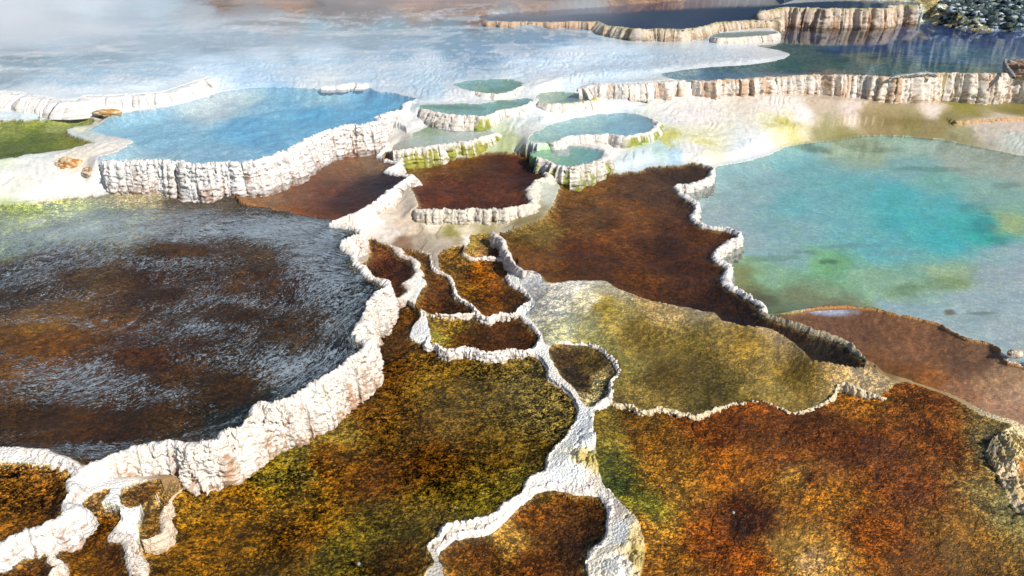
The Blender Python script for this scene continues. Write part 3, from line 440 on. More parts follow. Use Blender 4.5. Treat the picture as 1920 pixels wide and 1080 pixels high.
# pale filament bands in the left pool: px polylines, width m, strength
# streamlines of the current in the left pool: (distance across, photo points)
STREAM = [(0,[(0,400),(250,372),(450,375),(640,398)]),(1.3,[(0,470),(120,430),(250,405),(400,395),(560,405),(630,425)]),
 (2.2,[(0,540),(200,470),(400,430),(600,432),(650,445)]),(3.0,[(0,600),(160,600),(260,560),(430,480),(580,450),(655,470)]),
 (3.9,[(60,720),(200,670),(330,620),(470,550),(620,470),(668,490)]),(4.5,[(0,760),(200,735),(350,680),(500,600),(620,520),(690,520)]),
 (5.0,[(0,800),(200,790),(400,740),(560,650),(640,580),(690,555)]),(5.45,[(0,830),(200,828),(400,785),(560,700),(640,640),(660,600)]),(5.8,[(0,850),(250,845),(450,805),(600,720),(700,650)])]
# where filaments gather (+) and calm brown patches (-): (u, v, ru, rv, amount)
FOAMS = [(330,410,330,36,.52),(560,430,110,45,.42),(120,440,150,45,.36),(60,500,90,30,.25),(640,540,70,130,.40),(560,690,110,70,.36),(400,790,160,35,.28),(180,835,170,20,.30),
 (100,590,140,14,.15),(220,700,200,60,.25),(420,560,170,22,.22),(330,600,220,24,.18),(480,650,130,40,.12),(590,480,60,60,.28),(80,700,90,50,.18),(300,480,200,18,.16),
 (80,625,110,30,-.45),(340,460,70,16,-.22),(190,510,90,20,-.30),(290,540,70,20,-.20),(430,575,70,22,-.28),(250,660,60,24,-.30),(350,690,90,26,-.22),(250,780,260,32,-.30),(450,720,90,34,-.22),(50,770,120,26,-.30),(520,600,50,30,-.14)]

# free-standing steps in the open travertine: label, category, options, points (u, v, crest z, foot z)
LEDGES = [
 (None,'',{},[(1285,150,1.40,1.11),(1430,147,1.40,1.09),(1500,143,1.40,1.06),(1600,143,1.40,.97),(1700,143,1.40,.85),(1800,139,1.40,.80),(1920,138,1.40,.78),(2060,134,1.40,.80),(2200,130,1.40,.85)]),
 (None,'',{},[(1121,44,1.73,1.58),(1160,51,1.73,1.45),(1240,56,1.73,1.42),(1313,54,1.73,1.5),(1343,44,1.73,1.54),(1400,40,1.73,1.55),(1452,37,1.73,1.5)]),
 ('long low cream ledge running left from the fluted wall toward the small green pools','ledge',dict(w=.10,h=.012,fl=.16,base='f8f0e6',stain='d8b088',sa=.22,flute=.6),
  [(1082,168,1.36,1.14),(1100,160,1.37,1.13),(1140,158,1.38,1.12),(1190,156,1.39,1.12),(1240,152,1.40,1.12),(1285,150,1.40,1.11)]),
 ('smooth bright white overflow lip behind the lime-green pool at the far left','ledge',dict(w=.16,h=.0,fl=.26,base='fbf8f4',stain='e8d8c4',sa=.1),
  [(-160,178,1.37,1.14),(0,170,1.36,1.14),(70,180,1.36,1.14),(140,190,1.35,1.15),(160,180,1.36,1.16),(220,179,1.35,1.18),(300,173,1.34,1.18),(345,160,1.34,1.19),(390,146,1.34,1.21)]),
 ('thin pale orange ledge at the left end of the deep blue pool','ledge',dict(w=.12,h=.03,fl=.1,base='d8b894',stain='b87c40',sa=.4),
  [(905,41,1.73,1.66),(980,42,1.73,1.65),(1050,42,1.73,1.62),(1118,42,1.73,1.58)]),
 ('small bright white ledge at the top right corner of the sky-blue basin','ledge',dict(w=.08,h=.03,fl=.10,base='fcf8f2',stain='e8d8c4',sa=.1),
  [(598,165,1.21,1.17),(630,162,1.22,1.17),(660,158,1.24,1.18),(690,158,1.24,1.19)]),
 ('olive-edged ochre ledge under the small right-hand olive shallows','ledge',dict(w=.05,h=.01,fl=.05,base='d8b080',stain='a87c30',sa=.4),
  [(1790,228,.73,.70),(1850,224,.74,.70),(1920,219,.76,.71),(2000,214,.77,.72)]),
]
# ------------------------------------------------------------------ terrain grid: polar about the viewer's foot, fine near and coarse far
ZREF = 0.6
vrow = np.concatenate([np.arange(1400, -44, -STEP), ])
dep = PITCH + np.arctan((vrow - 540) / F)
rr = (HC - ZREF) / np.tan(np.maximum(dep, R(1.6)))
rr = np.maximum.accumulate(rr)
rr = np.concatenate([rr, rr[-1] * np.exp(np.linspace(0.03, 1.6, 26))])
NT = int(1850 * 1.6 / STEP)
tt = np.linspace(R(-60), R(60), NT)
NR = len(rr); DT = tt[1] - tt[0]
X = rr[:, None] * np.sin(tt)[None, :]; Y = rr[:, None] * np.cos(tt)[None, :]
TH = np.broadcast_to(tt[None, :], X.shape); LR = np.broadcast_to(np.log(rr)[:, None], X.shape)
def chart(x, y): return np.arctan2(x, y), np.log(np.hypot(x, y))

def tps(P3, xs, ys):
    u, v, z = np.array(P3, float).T
    x, y = at(u, v, z); a, b = chart(x, y); n = len(a)
    def K(d2): return 0.5 * d2 * np.log(d2 + 1e-9)
    A = np.zeros((n + 3, n + 3)); d2 = (a[:, None] - a) ** 2 + (b[:, None] - b) ** 2
    A[:n, :n] = K(d2) + np.eye(n) * 2e-4; A[:n, n] = 1; A[:n, n + 1] = a; A[:n, n + 2] = b; A[n:, :n] = A[:n, n:].T
    w = np.linalg.solve(A, np.concatenate([z, np.zeros(3)]))
    out = w[n] + w[n + 1] * xs + w[n + 2] * ys
    for i in range(n): out = out + w[i] * K((xs - a[i]) ** 2 + (ys - b[i]) ** 2)
    return out
def idw(pts, z, a, b, p=1.9):
    """smooth colour field through samples (u, v, hex)"""
    num = np.zeros(a.shape + (3,)); den = np.zeros(a.shape)
    for u, v, h in pts:
        zz = z(u, v) if callable(z) else z
        x, y = at(u, v, zz); pa, pb = chart(x, y)
        sc = np.tan(PITCH + math.atan((v - 540) / F))  # ln r per pixel grows towards the horizon
        d2 = (a - pa) ** 2 * 1.2 + ((b - pb) * min(1.0, float(sc) ** .55 * 1.05)) ** 2
        w = 1.0 / (d2 + 1.5e-5) ** p
        num += w[..., None] * np.sqrt(lin(h)); den += w
    return (num / den[..., None]) ** 2

# base ground
sub = slice(None)
lo = np.s_[::4, ::4]
def tps_grid(P3):
    """solve on every 4th vertex, interpolate between"""
    ri = np.unique(np.append(np.arange(0, NR, 4), NR - 1)); ci = np.unique(np.append(np.arange(0, NT, 4), NT - 1))
    z = tps(P3, TH[np.ix_(ri, ci)], LR[np.ix_(ri, ci)])
    z = np.array([np.interp(tt, tt[ci], row) for row in z])
    lr = np.log(rr)
    i1 = np.clip(np.searchsorted(lr[ri], lr, side='right'), 1, len(ri) - 1); i0 = i1 - 1
    f = np.clip((lr - lr[ri][i0]) / (lr[ri][i1] - lr[ri][i0]), 0, 1)[:, None]
    return z[i0] * (1 - f) + z[i1] * f
Z = tps_grid(GZ)
gz_pts = np.array([(u, v, z) for u, v, z in GZ], float)
def gz(u, v):
    d = (gz_pts[:, 0] - u) ** 2 + ((gz_pts[:, 1] - v) * 3) ** 2
    i = np.argsort(d)[:3]; w = 1 / (d[i] + 1); return float((gz_pts[i, 2] * w).sum() / w.sum())
far = sst(26, 60, rr)[:, None]
hill = 9.0 * sst(38, 120, rr)[:, None] + 40 * sst(60, 200, rr)[:, None]
Z = Z * (1 - far) + (2.0 + fbm(X * .05, Y * .05)) * far
Z = np.clip(Z, 0.1, 6) + hill * 0.55
WX = X + 0; WY = Y + 0
wamp = 0.02
wa = TH + wamp * fbm(TH * 25, LR * 25, o=4); wb = LR + wamp * fbm(TH * 25 + 50, LR * 25 + 9, o=4)
COL = idw(GC, gz, wa, wb)
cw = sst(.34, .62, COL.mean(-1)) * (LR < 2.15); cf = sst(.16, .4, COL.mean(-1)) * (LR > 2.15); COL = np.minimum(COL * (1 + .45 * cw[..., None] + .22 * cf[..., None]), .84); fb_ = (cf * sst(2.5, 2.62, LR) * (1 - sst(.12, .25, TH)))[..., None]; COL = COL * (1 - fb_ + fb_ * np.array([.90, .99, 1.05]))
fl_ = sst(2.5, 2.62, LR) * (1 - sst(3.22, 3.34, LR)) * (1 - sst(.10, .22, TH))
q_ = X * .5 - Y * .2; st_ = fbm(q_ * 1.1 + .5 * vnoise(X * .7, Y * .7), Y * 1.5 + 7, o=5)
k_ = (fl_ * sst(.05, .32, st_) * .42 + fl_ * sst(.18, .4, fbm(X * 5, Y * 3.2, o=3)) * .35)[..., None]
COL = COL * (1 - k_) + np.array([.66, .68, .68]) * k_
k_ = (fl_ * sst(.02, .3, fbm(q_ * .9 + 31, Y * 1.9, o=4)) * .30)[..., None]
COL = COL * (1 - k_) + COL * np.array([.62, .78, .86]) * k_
COL[(rr > 45)] = np.array([0.035, 0.05, 0.05])
REG = np.zeros((NR, NT), np.int16)
GRAIN = np.zeros((NR, NT)) + 0.06; FOAM = np.zeros((NR, NT)); SD = np.full((NR, NT), 9.0)
# gentle flow ripples and lumps on open travertine
bright = COL.mean(-1)
Z += 0.010 * fbm(X * 6, Y * 6, o=3) + 0.005 * fbm(X * 24, Y * 24, o=2)
near = (rr < 7.0)[:, None]
Z += near * sst(.25,.45, bright) * (0.085 * np.abs(vnoise(X * 9, Y * 9)) + 0.055 * np.abs(vnoise(X * 24, Y * 24)) + .012 * np.abs(vnoise(X * 60, Y * 60)) - .035)
# terraced ripples (little dams) on the aprons
ap = (rr > 8)[:, None] * (rr < 26)[:, None]
Z += ap * 0.012 * np.abs(vnoise(X * 2.2 + 3 * vnoise(X, Y), Y * 5.5))
tf = fbm(X * .8, Y * .8, o=3) * 7 + Z * 9; tf = tf - np.floor(tf)
Z += (rr > 7.5)[:, None] * (rr < 19)[:, None] * .016 * (sst(.0, .75, tf) * (1 - sst(.9, 1, tf)) - .5) * sst(.2, .4, COL.mean(-1))
# grey-dark scrubby slope, upper right
slope = sst(.0, .6, (TH - 0.40) * 6) * sst(2.95, 3.1, LR) * (COL.mean(-1) < 0.28)
Z += slope * (0.22 * np.abs(fbm(X * 1.6, Y * 1.6, o=4)) + .10 * vnoise(X * 6, Y * 4))
sp = sst(.02, .35, fbm(X * 3.2, Y * 2.4, o=4) + .05)[..., None] * slope[..., None]
COL = COL * (1 - sp * .9) + np.array([.42, .50, .56]) * sp * .9
GRAIN = np.maximum(GRAIN, slope * .8)
# ochre mud banks at the very top
mud = sst(3.05, 3.2, LR) * (COL[..., 0] > COL[..., 2] * 1.7)
GRAIN = np.maximum(GRAIN, mud * .5)
COL *= (1 + .5 * mud * vnoise(X * .7, Y * 2.4))[..., None]

def spline(pts, closed=True):
    """Catmull-Rom through pts, returns dense points and the control index of each"""
    P = np.array(pts, float); n = len(P); out = []; idx = []
    for i in range(n if closed else n - 1):
        p0, p1, p2, p3 = (P[(i + k) % n] if closed else P[min(max(i + k, 0), n - 1)] for k in (-1, 0, 1, 2))
        d = np.hypot(*(p2 - p1)); m = max(2, int(d / max(0.010, np.hypot(*p1) * 0.0016)))
        t = np.arange(m)[:, None] / m
        c = 0.5 * ((2 * p1) + (-p0 + p2) * t + (2 * p0 - 5 * p1 + 4 * p2 - p3) * t ** 2 + (-p0 + 3 * p1 - 3 * p2 + p3) * t ** 3)
        lin_ = p1 + (p2 - p1) * t
        out.append(c * .75 + lin_ * .25); idx.append(i + t[:, 0])
    if not closed: out.append(P[-1:]); idx.append([n - 1.0])
    return np.concatenate(out), np.concatenate(idx)
def jitter(D, jag):
    r = np.hypot(D[:, 0], D[:, 1]); s = np.clip(r / 8, .75, 1.6) * jag
    x, y = D.T
    dx = .030 * vnoise(x * 5, y * 5, 3.3) + .014 * vnoise(x * 16, y * 16, 1.7) + .011 * vnoise(x * 40, y * 40, .4)
    dy = .030 * vnoise(x * 5 + 40, y * 5, 8.3) + .014 * vnoise(x * 16 + 40, y * 16, 2.7) + .011 * vnoise(x * 40 + 7, y * 40, 5.4)
    return D + np.stack([dx * s, dy * s], 1)
def fill(D):
    """even-odd scan fill of polygon D on the polar grid"""
    th = (np.arctan2(D[:, 0], D[:, 1]) - tt[0]) / DT; lr = np.hypot(D[:, 0], D[:, 1])
    ri = np.interp(lr, rr, np.arange(NR)); ri[lr < rr[0]] = -1.0 - (rr[0] - lr[lr < rr[0]]) * 50
    M = np.zeros((NR, NT), bool); n = len(D)
    a, b = ri, np.roll(ri, -1); ta, tb = th, np.roll(th, -1)
    for row in range(max(0, int(ri.min())), min(NR, int(ri.max()) + 2)):
        k = (a <= row) != (b <= row)
        if not k.any(): continue
        xs = np.sort(ta[k] + (row - a[k]) / (b[k] - a[k]) * (tb[k] - ta[k]))
        for x0, x1 in zip(xs[::2], xs[1::2]):
            i0, i1 = max(0, int(math.ceil(x0))), min(NT, int(math.floor(x1)) + 1)
            if i1 > i0: M[row, i0:i1] = True
    return M
def seg_dist(D, rad, closed=True, out=None, step=1):
    """distance of grid vertices to a polyline, only within rad"""
    if out is None: out = np.full((NR, NT), rad * 1.0)
    D = D[::step] if len(D) > 4 * step else D; n = len(D)
    for i in range(n if closed else n - 1):
        p, q = D[i], D[(i + 1) % n]
        rmin = max(.5, min(np.hypot(*p), np.hypot(*q)) - rad); rmax = max(np.hypot(*p), np.hypot(*q)) + rad
        r0, r1 = np.searchsorted(rr, rmin), np.searchsorted(rr, rmax)
        da = rad / rmin; a0, a1 = sorted((math.atan2(*p), math.atan2(*q)))
        c0, c1 = int(max(0, (a0 - da - tt[0]) / DT)), int(min(NT, (a1 + da - tt[0]) / DT + 2))
        if r1 <= r0 or c1 <= c0: continue
        x = X[r0:r1, c0:c1]; y = Y[r0:r1, c0:c1]
        d = q - p; L2 = max(1e-9, d @ d)
        t = np.clip(((x - p[0]) * d[0] + (y - p[1]) * d[1]) / L2, 0, 1)
        dd = np.hypot(x - p[0] - t * d[0], y - p[1] - t * d[1])
        o = out[r0:r1, c0:c1]; np.minimum(o, dd, out=o)
    return out

LED = []
MATS = [i + 1 for i, p in enumerate(POOLS) if not p['water']]
for lab, cat, o, pts in LEDGES:
    A_ = np.array(pts, float); x_, y_ = at(A_[:, 0], A_[:, 1], A_[:, 2])
    D, idx = spline(np.stack([x_, y_], 1), closed=False); D = jitter(D, .8)
    zc = np.interp(idx, np.arange(len(A_)), A_[:, 2]); zf = np.interp(idx, np.arange(len(A_)), A_[:, 3])
    lab and LED.append((lab, cat, o, D, zc, zf))
    d = seg_dist(D, 1.6, closed=False, step=4); I = np.nonzero((d < 1.55) & (REG == 0))
    qx, qy = X[I], Y[I]; st = max(1, len(D) // 150); E_ = D[::st]; zc_, zf_ = zc[::st], zf[::st]
    ni = np.concatenate([np.argmin((qx[a:a + 20000, None] - E_[:, 0]) ** 2 + (qy[a:a + 20000, None] - E_[:, 1]) ** 2, 1) for a in range(0, len(qx), 20000)])
    tg = np.gradient(E_, axis=0)[ni]; side = tg[:, 0] * (qy - E_[ni, 1]) - tg[:, 1] * (qx - E_[ni, 0])
    dd = d[I]; endk = ((ni > 0) & (ni < len(E_) - 1))
    up = (1 - sst(.2, 1.0, dd)) * endk; dn_ = (1 - sst(.5, 1.5, dd)) * endk
    z_ = Z[I]; Z[I] = np.where(side > 0, z_ * (1 - up) + (zc_[ni]) * up, z_ * (1 - dn_) + np.minimum(z_, zf_[ni]) * dn_)

for k, p in enumerate(POOLS):
    u, v = np.array(p['pts'], float).T; zi = p['z']
    if not p['water']:
        q3 = np.array(EZ if p['label'].startswith('grey to') else DZ, float)
        dd = (u[:, None] - q3[:, 0]) ** 2 + 4 * (v[:, None] - q3[:, 1]) ** 2 + 20
        zi = (q3[:, 2] / dd ** 2).sum(1) / (1 / dd ** 2).sum(1)
    D, idx = spline(np.stack(at(u, v, zi), 1)); D = jitter(D, p['jag'])
    p['D'], p['idx'] = D, idx
    M = fill(D); r0 = np.hypot(*D.T).min()
    if p['open']: kk = (idx < p['open'][0]) | (idx > p['open'][1]); dist = seg_dist(np.roll(D, -int(np.nonzero(~kk)[0][-1]) - 1, 0)[:int(kk.sum())], 0.45, closed=False, step=2)
    else: dist = seg_dist(D, 0.45, step=2)
    REG[M] = k + 1; sd = dist[M]; SD[M] = sd; p['M'] = M
    x, y = X[M], Y[M]
    nz = fbm(x * 14, y * 14, o=3) * (.003 if p['name'] == 'hot_spring_pool' else .010) + fbm(x * 45, y * 45, o=2) * .006 * p['grain'] * 1.6
    if p['label'].startswith('grey to olive') or 'mound' in p['label']:
        P3 = EZ if p['label'].startswith('grey') else DZ
        zz = tps(P3, TH[M], LR[M])
        if P3 is DZ: zz += 0.05 * fbm(x * 1.8, y * 1.8, o=3)
        Z[M] = zz + nz * 1.0
    else:
        z0 = p['z'] - .006 - p['depth'] * (1 - np.exp(-sd / (.4 if p['name'] == 'hot_spring_pool' else .12))) * (1 + (.1 if p['name'] == 'hot_spring_pool' else .35) * fbm(x * 3, y * 3, o=2))
        Z[M] = z0 + nz * sst(0, .05, sd)
    far_ = seg_dist(D, .4, step=2) if p['water'] else None
    if p['water']:
        se = ~M & (far_ < .39) & ((REG == 0) | np.isin(REG, MATS))
        Z[se] = np.minimum(Z[se], p['z'] + .003 + .30 * far_[se] + .5 * far_[se] ** 2)
    COL[M] = np.minimum(idw(p['bed'], p['z'], wa[M], wb[M], 1.55 if p['name'] == 'hot_spring_pool' else 1.9) * np.array(BEDGAIN.get(k, (1.3, 1.25, 1.1))), .84)
    if p['water'] == 'W_CLEAR':
        mg = (.62 * (1 - sst(.0, .055 + .06 * np.abs(fbm(x * 5, y * 5, o=3)), sd)))[:, None]; COL[M] = COL[M] * (1 - mg) + lin('9c8458') * mg
    # shore: where no rim stands, what lies outside eases down or up to the water level
    if p['water']:
        nr = np.ones(len(D), bool)
        for i0, i1, o in p['rims']: nr &= ~((idx >= i0) & (idx <= i1))
        if nr.any():
            rad = .28; dn = np.full((NR, NT), rad); dr = np.full((NR, NT), rad)
            cuts = np.nonzero(np.diff(nr.astype(int)))[0] + 1
            for part in np.split(np.arange(len(D)), cuts):
                if len(part) > 1: seg_dist(D[part], rad, closed=False, out=dn if nr[part[0]] else dr, step=2)
            sel = ~M & (REG == 0) & (dn < rad * .99) & (dn < dr)
            wgt = 1 - sst(0, rad * .95, dn[sel]); Z[sel] = Z[sel] * (1 - wgt) + (p['z'] + .006 + .05 * dn[sel]) * wgt
    if p['name'] == 'hot_spring_pool':
        gr = sst(.0, .4, fbm(x * 4 + y * 2, y * 7 - x * 3, o=5))
        COL[M] = COL[M] * (1 - gr[:, None] * .3) + COL[M] * np.array([.9, .88, .6]) * gr[:, None] * .3
    GRAIN[M] = p['grain']; FOAM[M] = 0.0
    if p['grain'] > .4:
        lo_ = fbm(x * 1.3 + 3, y * 1.3, o=4); COL[M] *= (1 + .42 * lo_ + .25 * fbm(x * 5, y * 5 + 4, o=2))[:, None]
        GRAIN[M] = p['grain'] * np.clip(.95 + .5 * fbm(x * 1.9 + 9, y * 1.9, o=3), .6, 1.15)
    if 'mound' in p['label']:
        c1_ = np.abs(fbm(x * 2.3 + .3 * vnoise(x * 6, y * 6), y * 2.3, o=3)); ck = sst(.018, .004, c1_) if 0 else (1 - sst(.004, .022, c1_)) * sst(.0, .3, fbm(x * 1.1 + 20, y * 1.1, o=2))
        COL[M] *= (1 - .6 * ck)[:, None]; Z[M] -= .012 * ck

# marks
def zat(u, v):
    for q in range(len(POOLS) - 1, -1, -1):
        P = np.array(POOLS[q]['pts'], float); x, y = P.T; x2, y2 = np.roll(P, -1, 0).T
        c = ((y > v) != (y2 > v)) & (u < (x2 - x) * (v - y) / (y2 - y + 1e-9) + x)
        if c.sum() % 2: return POOLS[q]['z']
    return gz(u, v)
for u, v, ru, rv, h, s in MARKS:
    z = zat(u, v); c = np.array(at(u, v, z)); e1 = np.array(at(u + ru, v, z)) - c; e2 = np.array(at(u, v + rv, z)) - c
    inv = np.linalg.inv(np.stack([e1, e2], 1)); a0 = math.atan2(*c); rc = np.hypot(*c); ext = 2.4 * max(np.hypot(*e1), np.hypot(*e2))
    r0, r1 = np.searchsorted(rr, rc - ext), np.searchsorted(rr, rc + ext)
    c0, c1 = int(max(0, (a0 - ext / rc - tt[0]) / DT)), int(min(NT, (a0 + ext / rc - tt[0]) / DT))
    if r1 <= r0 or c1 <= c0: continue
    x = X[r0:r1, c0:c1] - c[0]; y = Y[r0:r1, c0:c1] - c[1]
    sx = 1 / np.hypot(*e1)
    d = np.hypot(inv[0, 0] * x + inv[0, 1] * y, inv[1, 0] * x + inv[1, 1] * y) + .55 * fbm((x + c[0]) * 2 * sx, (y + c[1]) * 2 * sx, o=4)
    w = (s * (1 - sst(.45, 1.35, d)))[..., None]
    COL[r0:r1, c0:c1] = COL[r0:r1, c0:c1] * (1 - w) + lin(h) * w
# filaments on the bed of the left pool
kj = next(i for i, p in enumerate(POOLS) if p['foam'] > 0); J = POOLS[kj]
SP = [(u, v, 0.7, q) for q, L_ in STREAM for u, v in L_]
def tps_val(P4, xs, ys):
    u, v, z, val = np.array(P4, float).T
    a, b = chart(*at(u, v, z)); n = len(a)
    K = lambda d2: 0.5 * d2 * np.log(d2 + 1e-9)
    A = np.zeros((n + 3, n + 3)); A[:n, :n] = K((a[:, None] - a) ** 2 + (b[:, None] - b) ** 2) + np.eye(n) * 1e-3
    A[:n, n] = 1; A[:n, n + 1] = a; A[:n, n + 2] = b; A[n:, :n] = A[:n, n:].T
    w = np.linalg.solve(A, np.concatenate([val, np.zeros(3)])); out = w[n] + w[n + 1] * xs + w[n + 2] * ys
    for i in range(n): out = out + w[i] * K((xs - a[i]) ** 2 + (ys - b[i]) ** 2)
    return out
JM = REG == kj + 1
PSI = np.zeros((NR, NT)); ETA = np.zeros((NR, NT))
PSI[JM] = tps_val(SP, TH[JM], LR[JM]); ETA[JM] = X[JM] * .8 + Y[JM] * .6
fo = np.full(JM.sum(), .42)
for u, v, ru, rv, amt in FOAMS:
    c = np.array(at(u, v, .72)); e1 = np.array(at(u + ru, v, .72)) - c; e2 = np.array(at(u, v + rv, .72)) - c
    inv = np.linalg.inv(np.stack([e1, e2], 1)); x = X[JM] - c[0]; y = Y[JM] - c[1]
    d = np.hypot(inv[0, 0] * x + inv[0, 1] * y, inv[1, 0] * x + inv[1, 1] * y) + .35 * fbm(X[JM] * 1.5, Y[JM] * 1.5, o=3)
    fo += amt * (.78 if amt > 0 else 1) * (1 - sst(.3, 1.3, d))
FOAM[JM] = np.clip(fo, .02, 1.1)
WET = sst(2.35, 2.5, LR) * (REG == 0) * (1 - np.clip(slope, 0, 1)) * sst(.12, .3, COL.mean(-1))
CRU = sst(.18, .36, COL.mean(-1)) * (REG == 0) * (rr < 8.5)[:, None]

for sh in (3, 5):                    # no slivers sticking up between neighbouring sheets
    for ax in (0, 1):
        nb = np.maximum(np.roll(Z, sh, ax), np.roll(Z, -sh, ax)); sp_ = (rr < 9)[:, None] & (Z > nb + .03) & (REG == 0)
        Z[sp_] = nb[sp_]
def hsample(x, y):
    r = np.interp(np.hypot(x, y), rr, np.arange(NR)); a = (np.arctan2(x, y) - tt[0]) / DT
    i = np.clip(np.round(r).astype(int), 0, NR - 1); j = np.clip(np.round(a).astype(int), 0, NT - 1)
    return Z[i, j]

# ------------------------------------------------------------------ split the sheet into objects
VI = np.arange(NR * NT).reshape(NR, NT)
Q = np.stack([VI[:-1, :-1], VI[:-1, 1:], VI[1:, 1:], VI[1:, :-1]], -1).reshape(-1, 4)
QR = np.max(REG.ravel()[Q] * 0 + REG.ravel()[Q[:, :1]], axis=1)
XYZ = np.stack([X, Y, Z], -1).reshape(-1, 3); CF = np.clip(COL.reshape(-1, 3), 0, .9)
def submesh(name, faces, parent=None, zflat=None, mat=None, attrs=True, **kw):
    used, inv = np.unique(faces, return_inverse=True); V = XYZ[used].copy()
    if zflat is not None: V[:, 2] = zflat
    at_ = dict(Col=CF[used], Grain=GRAIN.ravel()[used], Foam=FOAM.ravel()[used], Psi=PSI.ravel()[used], Eta=ETA.ravel()[used], Wet=WET.ravel()[used], Crust=CRU.ravel()[used]) if attrs else None
    return mesh_obj(name, V, inv.reshape(-1, 4), mat or M_BED, parent, at_, **kw)
rq = np.hypot(XYZ[Q[:, 0], 0], XYZ[Q[:, 0], 1])
slq = (slope.ravel()[Q[:, 0]] > .3) & (QR == 0) & (rq < 60)
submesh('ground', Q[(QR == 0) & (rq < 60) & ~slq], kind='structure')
submesh('rocky_slope', Q[slq], kind='structure')
submesh('hills', Q[(QR == 0) & (rq >= 60)], kind='structure')

def crust_cols(s, t, z, x, y, o):
    base = lin(o['base']); st = lin(o['stain'])
    c = np.ones(t.shape + (3,)) * base
    n = fbm(x * 9, y * 9, z * 4, o=4) + .35 * vnoise(s * 18, z * 2)
    if o['w'] < .04: c = np.minimum(c * 1.3, .84)
    m = .85 * sst(.05, .5, n + .5 * (.4 - 2 * np.abs(vnoise(x * 28, y * 28, z * 20))) + (t - .72) * 1.1 + (o['sa'] - .35) * 1.2) * (t > .08)
    c = c * (1 - m[..., None] * .75) + st * m[..., None] * .75
    n2 = sst(.1, .5, fbm(x * 22, y * 22, z * 12, o=3)) * .25 * sst(.1, .5, t)
    c = c * (1 - n2[..., None]) + c * np.array([.82, .66, .5]) * n2[..., None]
    cr_ = sst(.80, .96, 1 - np.abs(vnoise(x * 24, y * 24, z * 20))) * sst(-.15, .2, n + (t - .5)) * sst(.1, .3, t) * .8
    c = c * (1 - cr_[..., None]) + st * .75 * cr_[..., None]
    if o.get('flute'):
        d = sst(.22, .46, fbm(s * 5, z * .7, o=4)) * sst(.02, .2, t)
        c = c * (1 - d[..., None] * .6) + lin(o['stain']) * .6 * d[..., None]
        d = sst(.25, .5, fbm(s * 2.2 + 31, z * .4, o=4)) * sst(.05, .25, t)
        c = c * (1 - d[..., None] * .5) + np.array([.32, .30, .30]) * .55 * d[..., None]
    if o.get('crest'):
        k = (1 - sst(.0, .26, t + .12 * vnoise(s * 30, z * 0))) * (.55 + .45 * vnoise(s * 14, z * 0 + 3))
        c = c * (1 - k[..., None]) + lin(o['crest']) * k[..., None]
    if o.get('drip'):
        k = .9 * sst(-.05, .15, fbm(s * 26, z * 1.6, o=4) + (t - .55) * .5 + (o['da'] - .6)) * sst(.12, .3, t)
        if 'dr' in o:
            u = 960 + F * x / np.maximum(.1, y * cP - (z - HC) * sP * -1 * -1)
            k = k * sst(o['dr'][0] - 12, o['dr'][0] + 12, u) * (1 - sst(o['dr'][1] - 8, o['dr'][1] + 8, u))
        c = c * (1 - k[..., None]) + lin(o['drip']) * k[..., None] * (.8 + .3 * vnoise(s * 40, z * 9))[..., None]
    return c

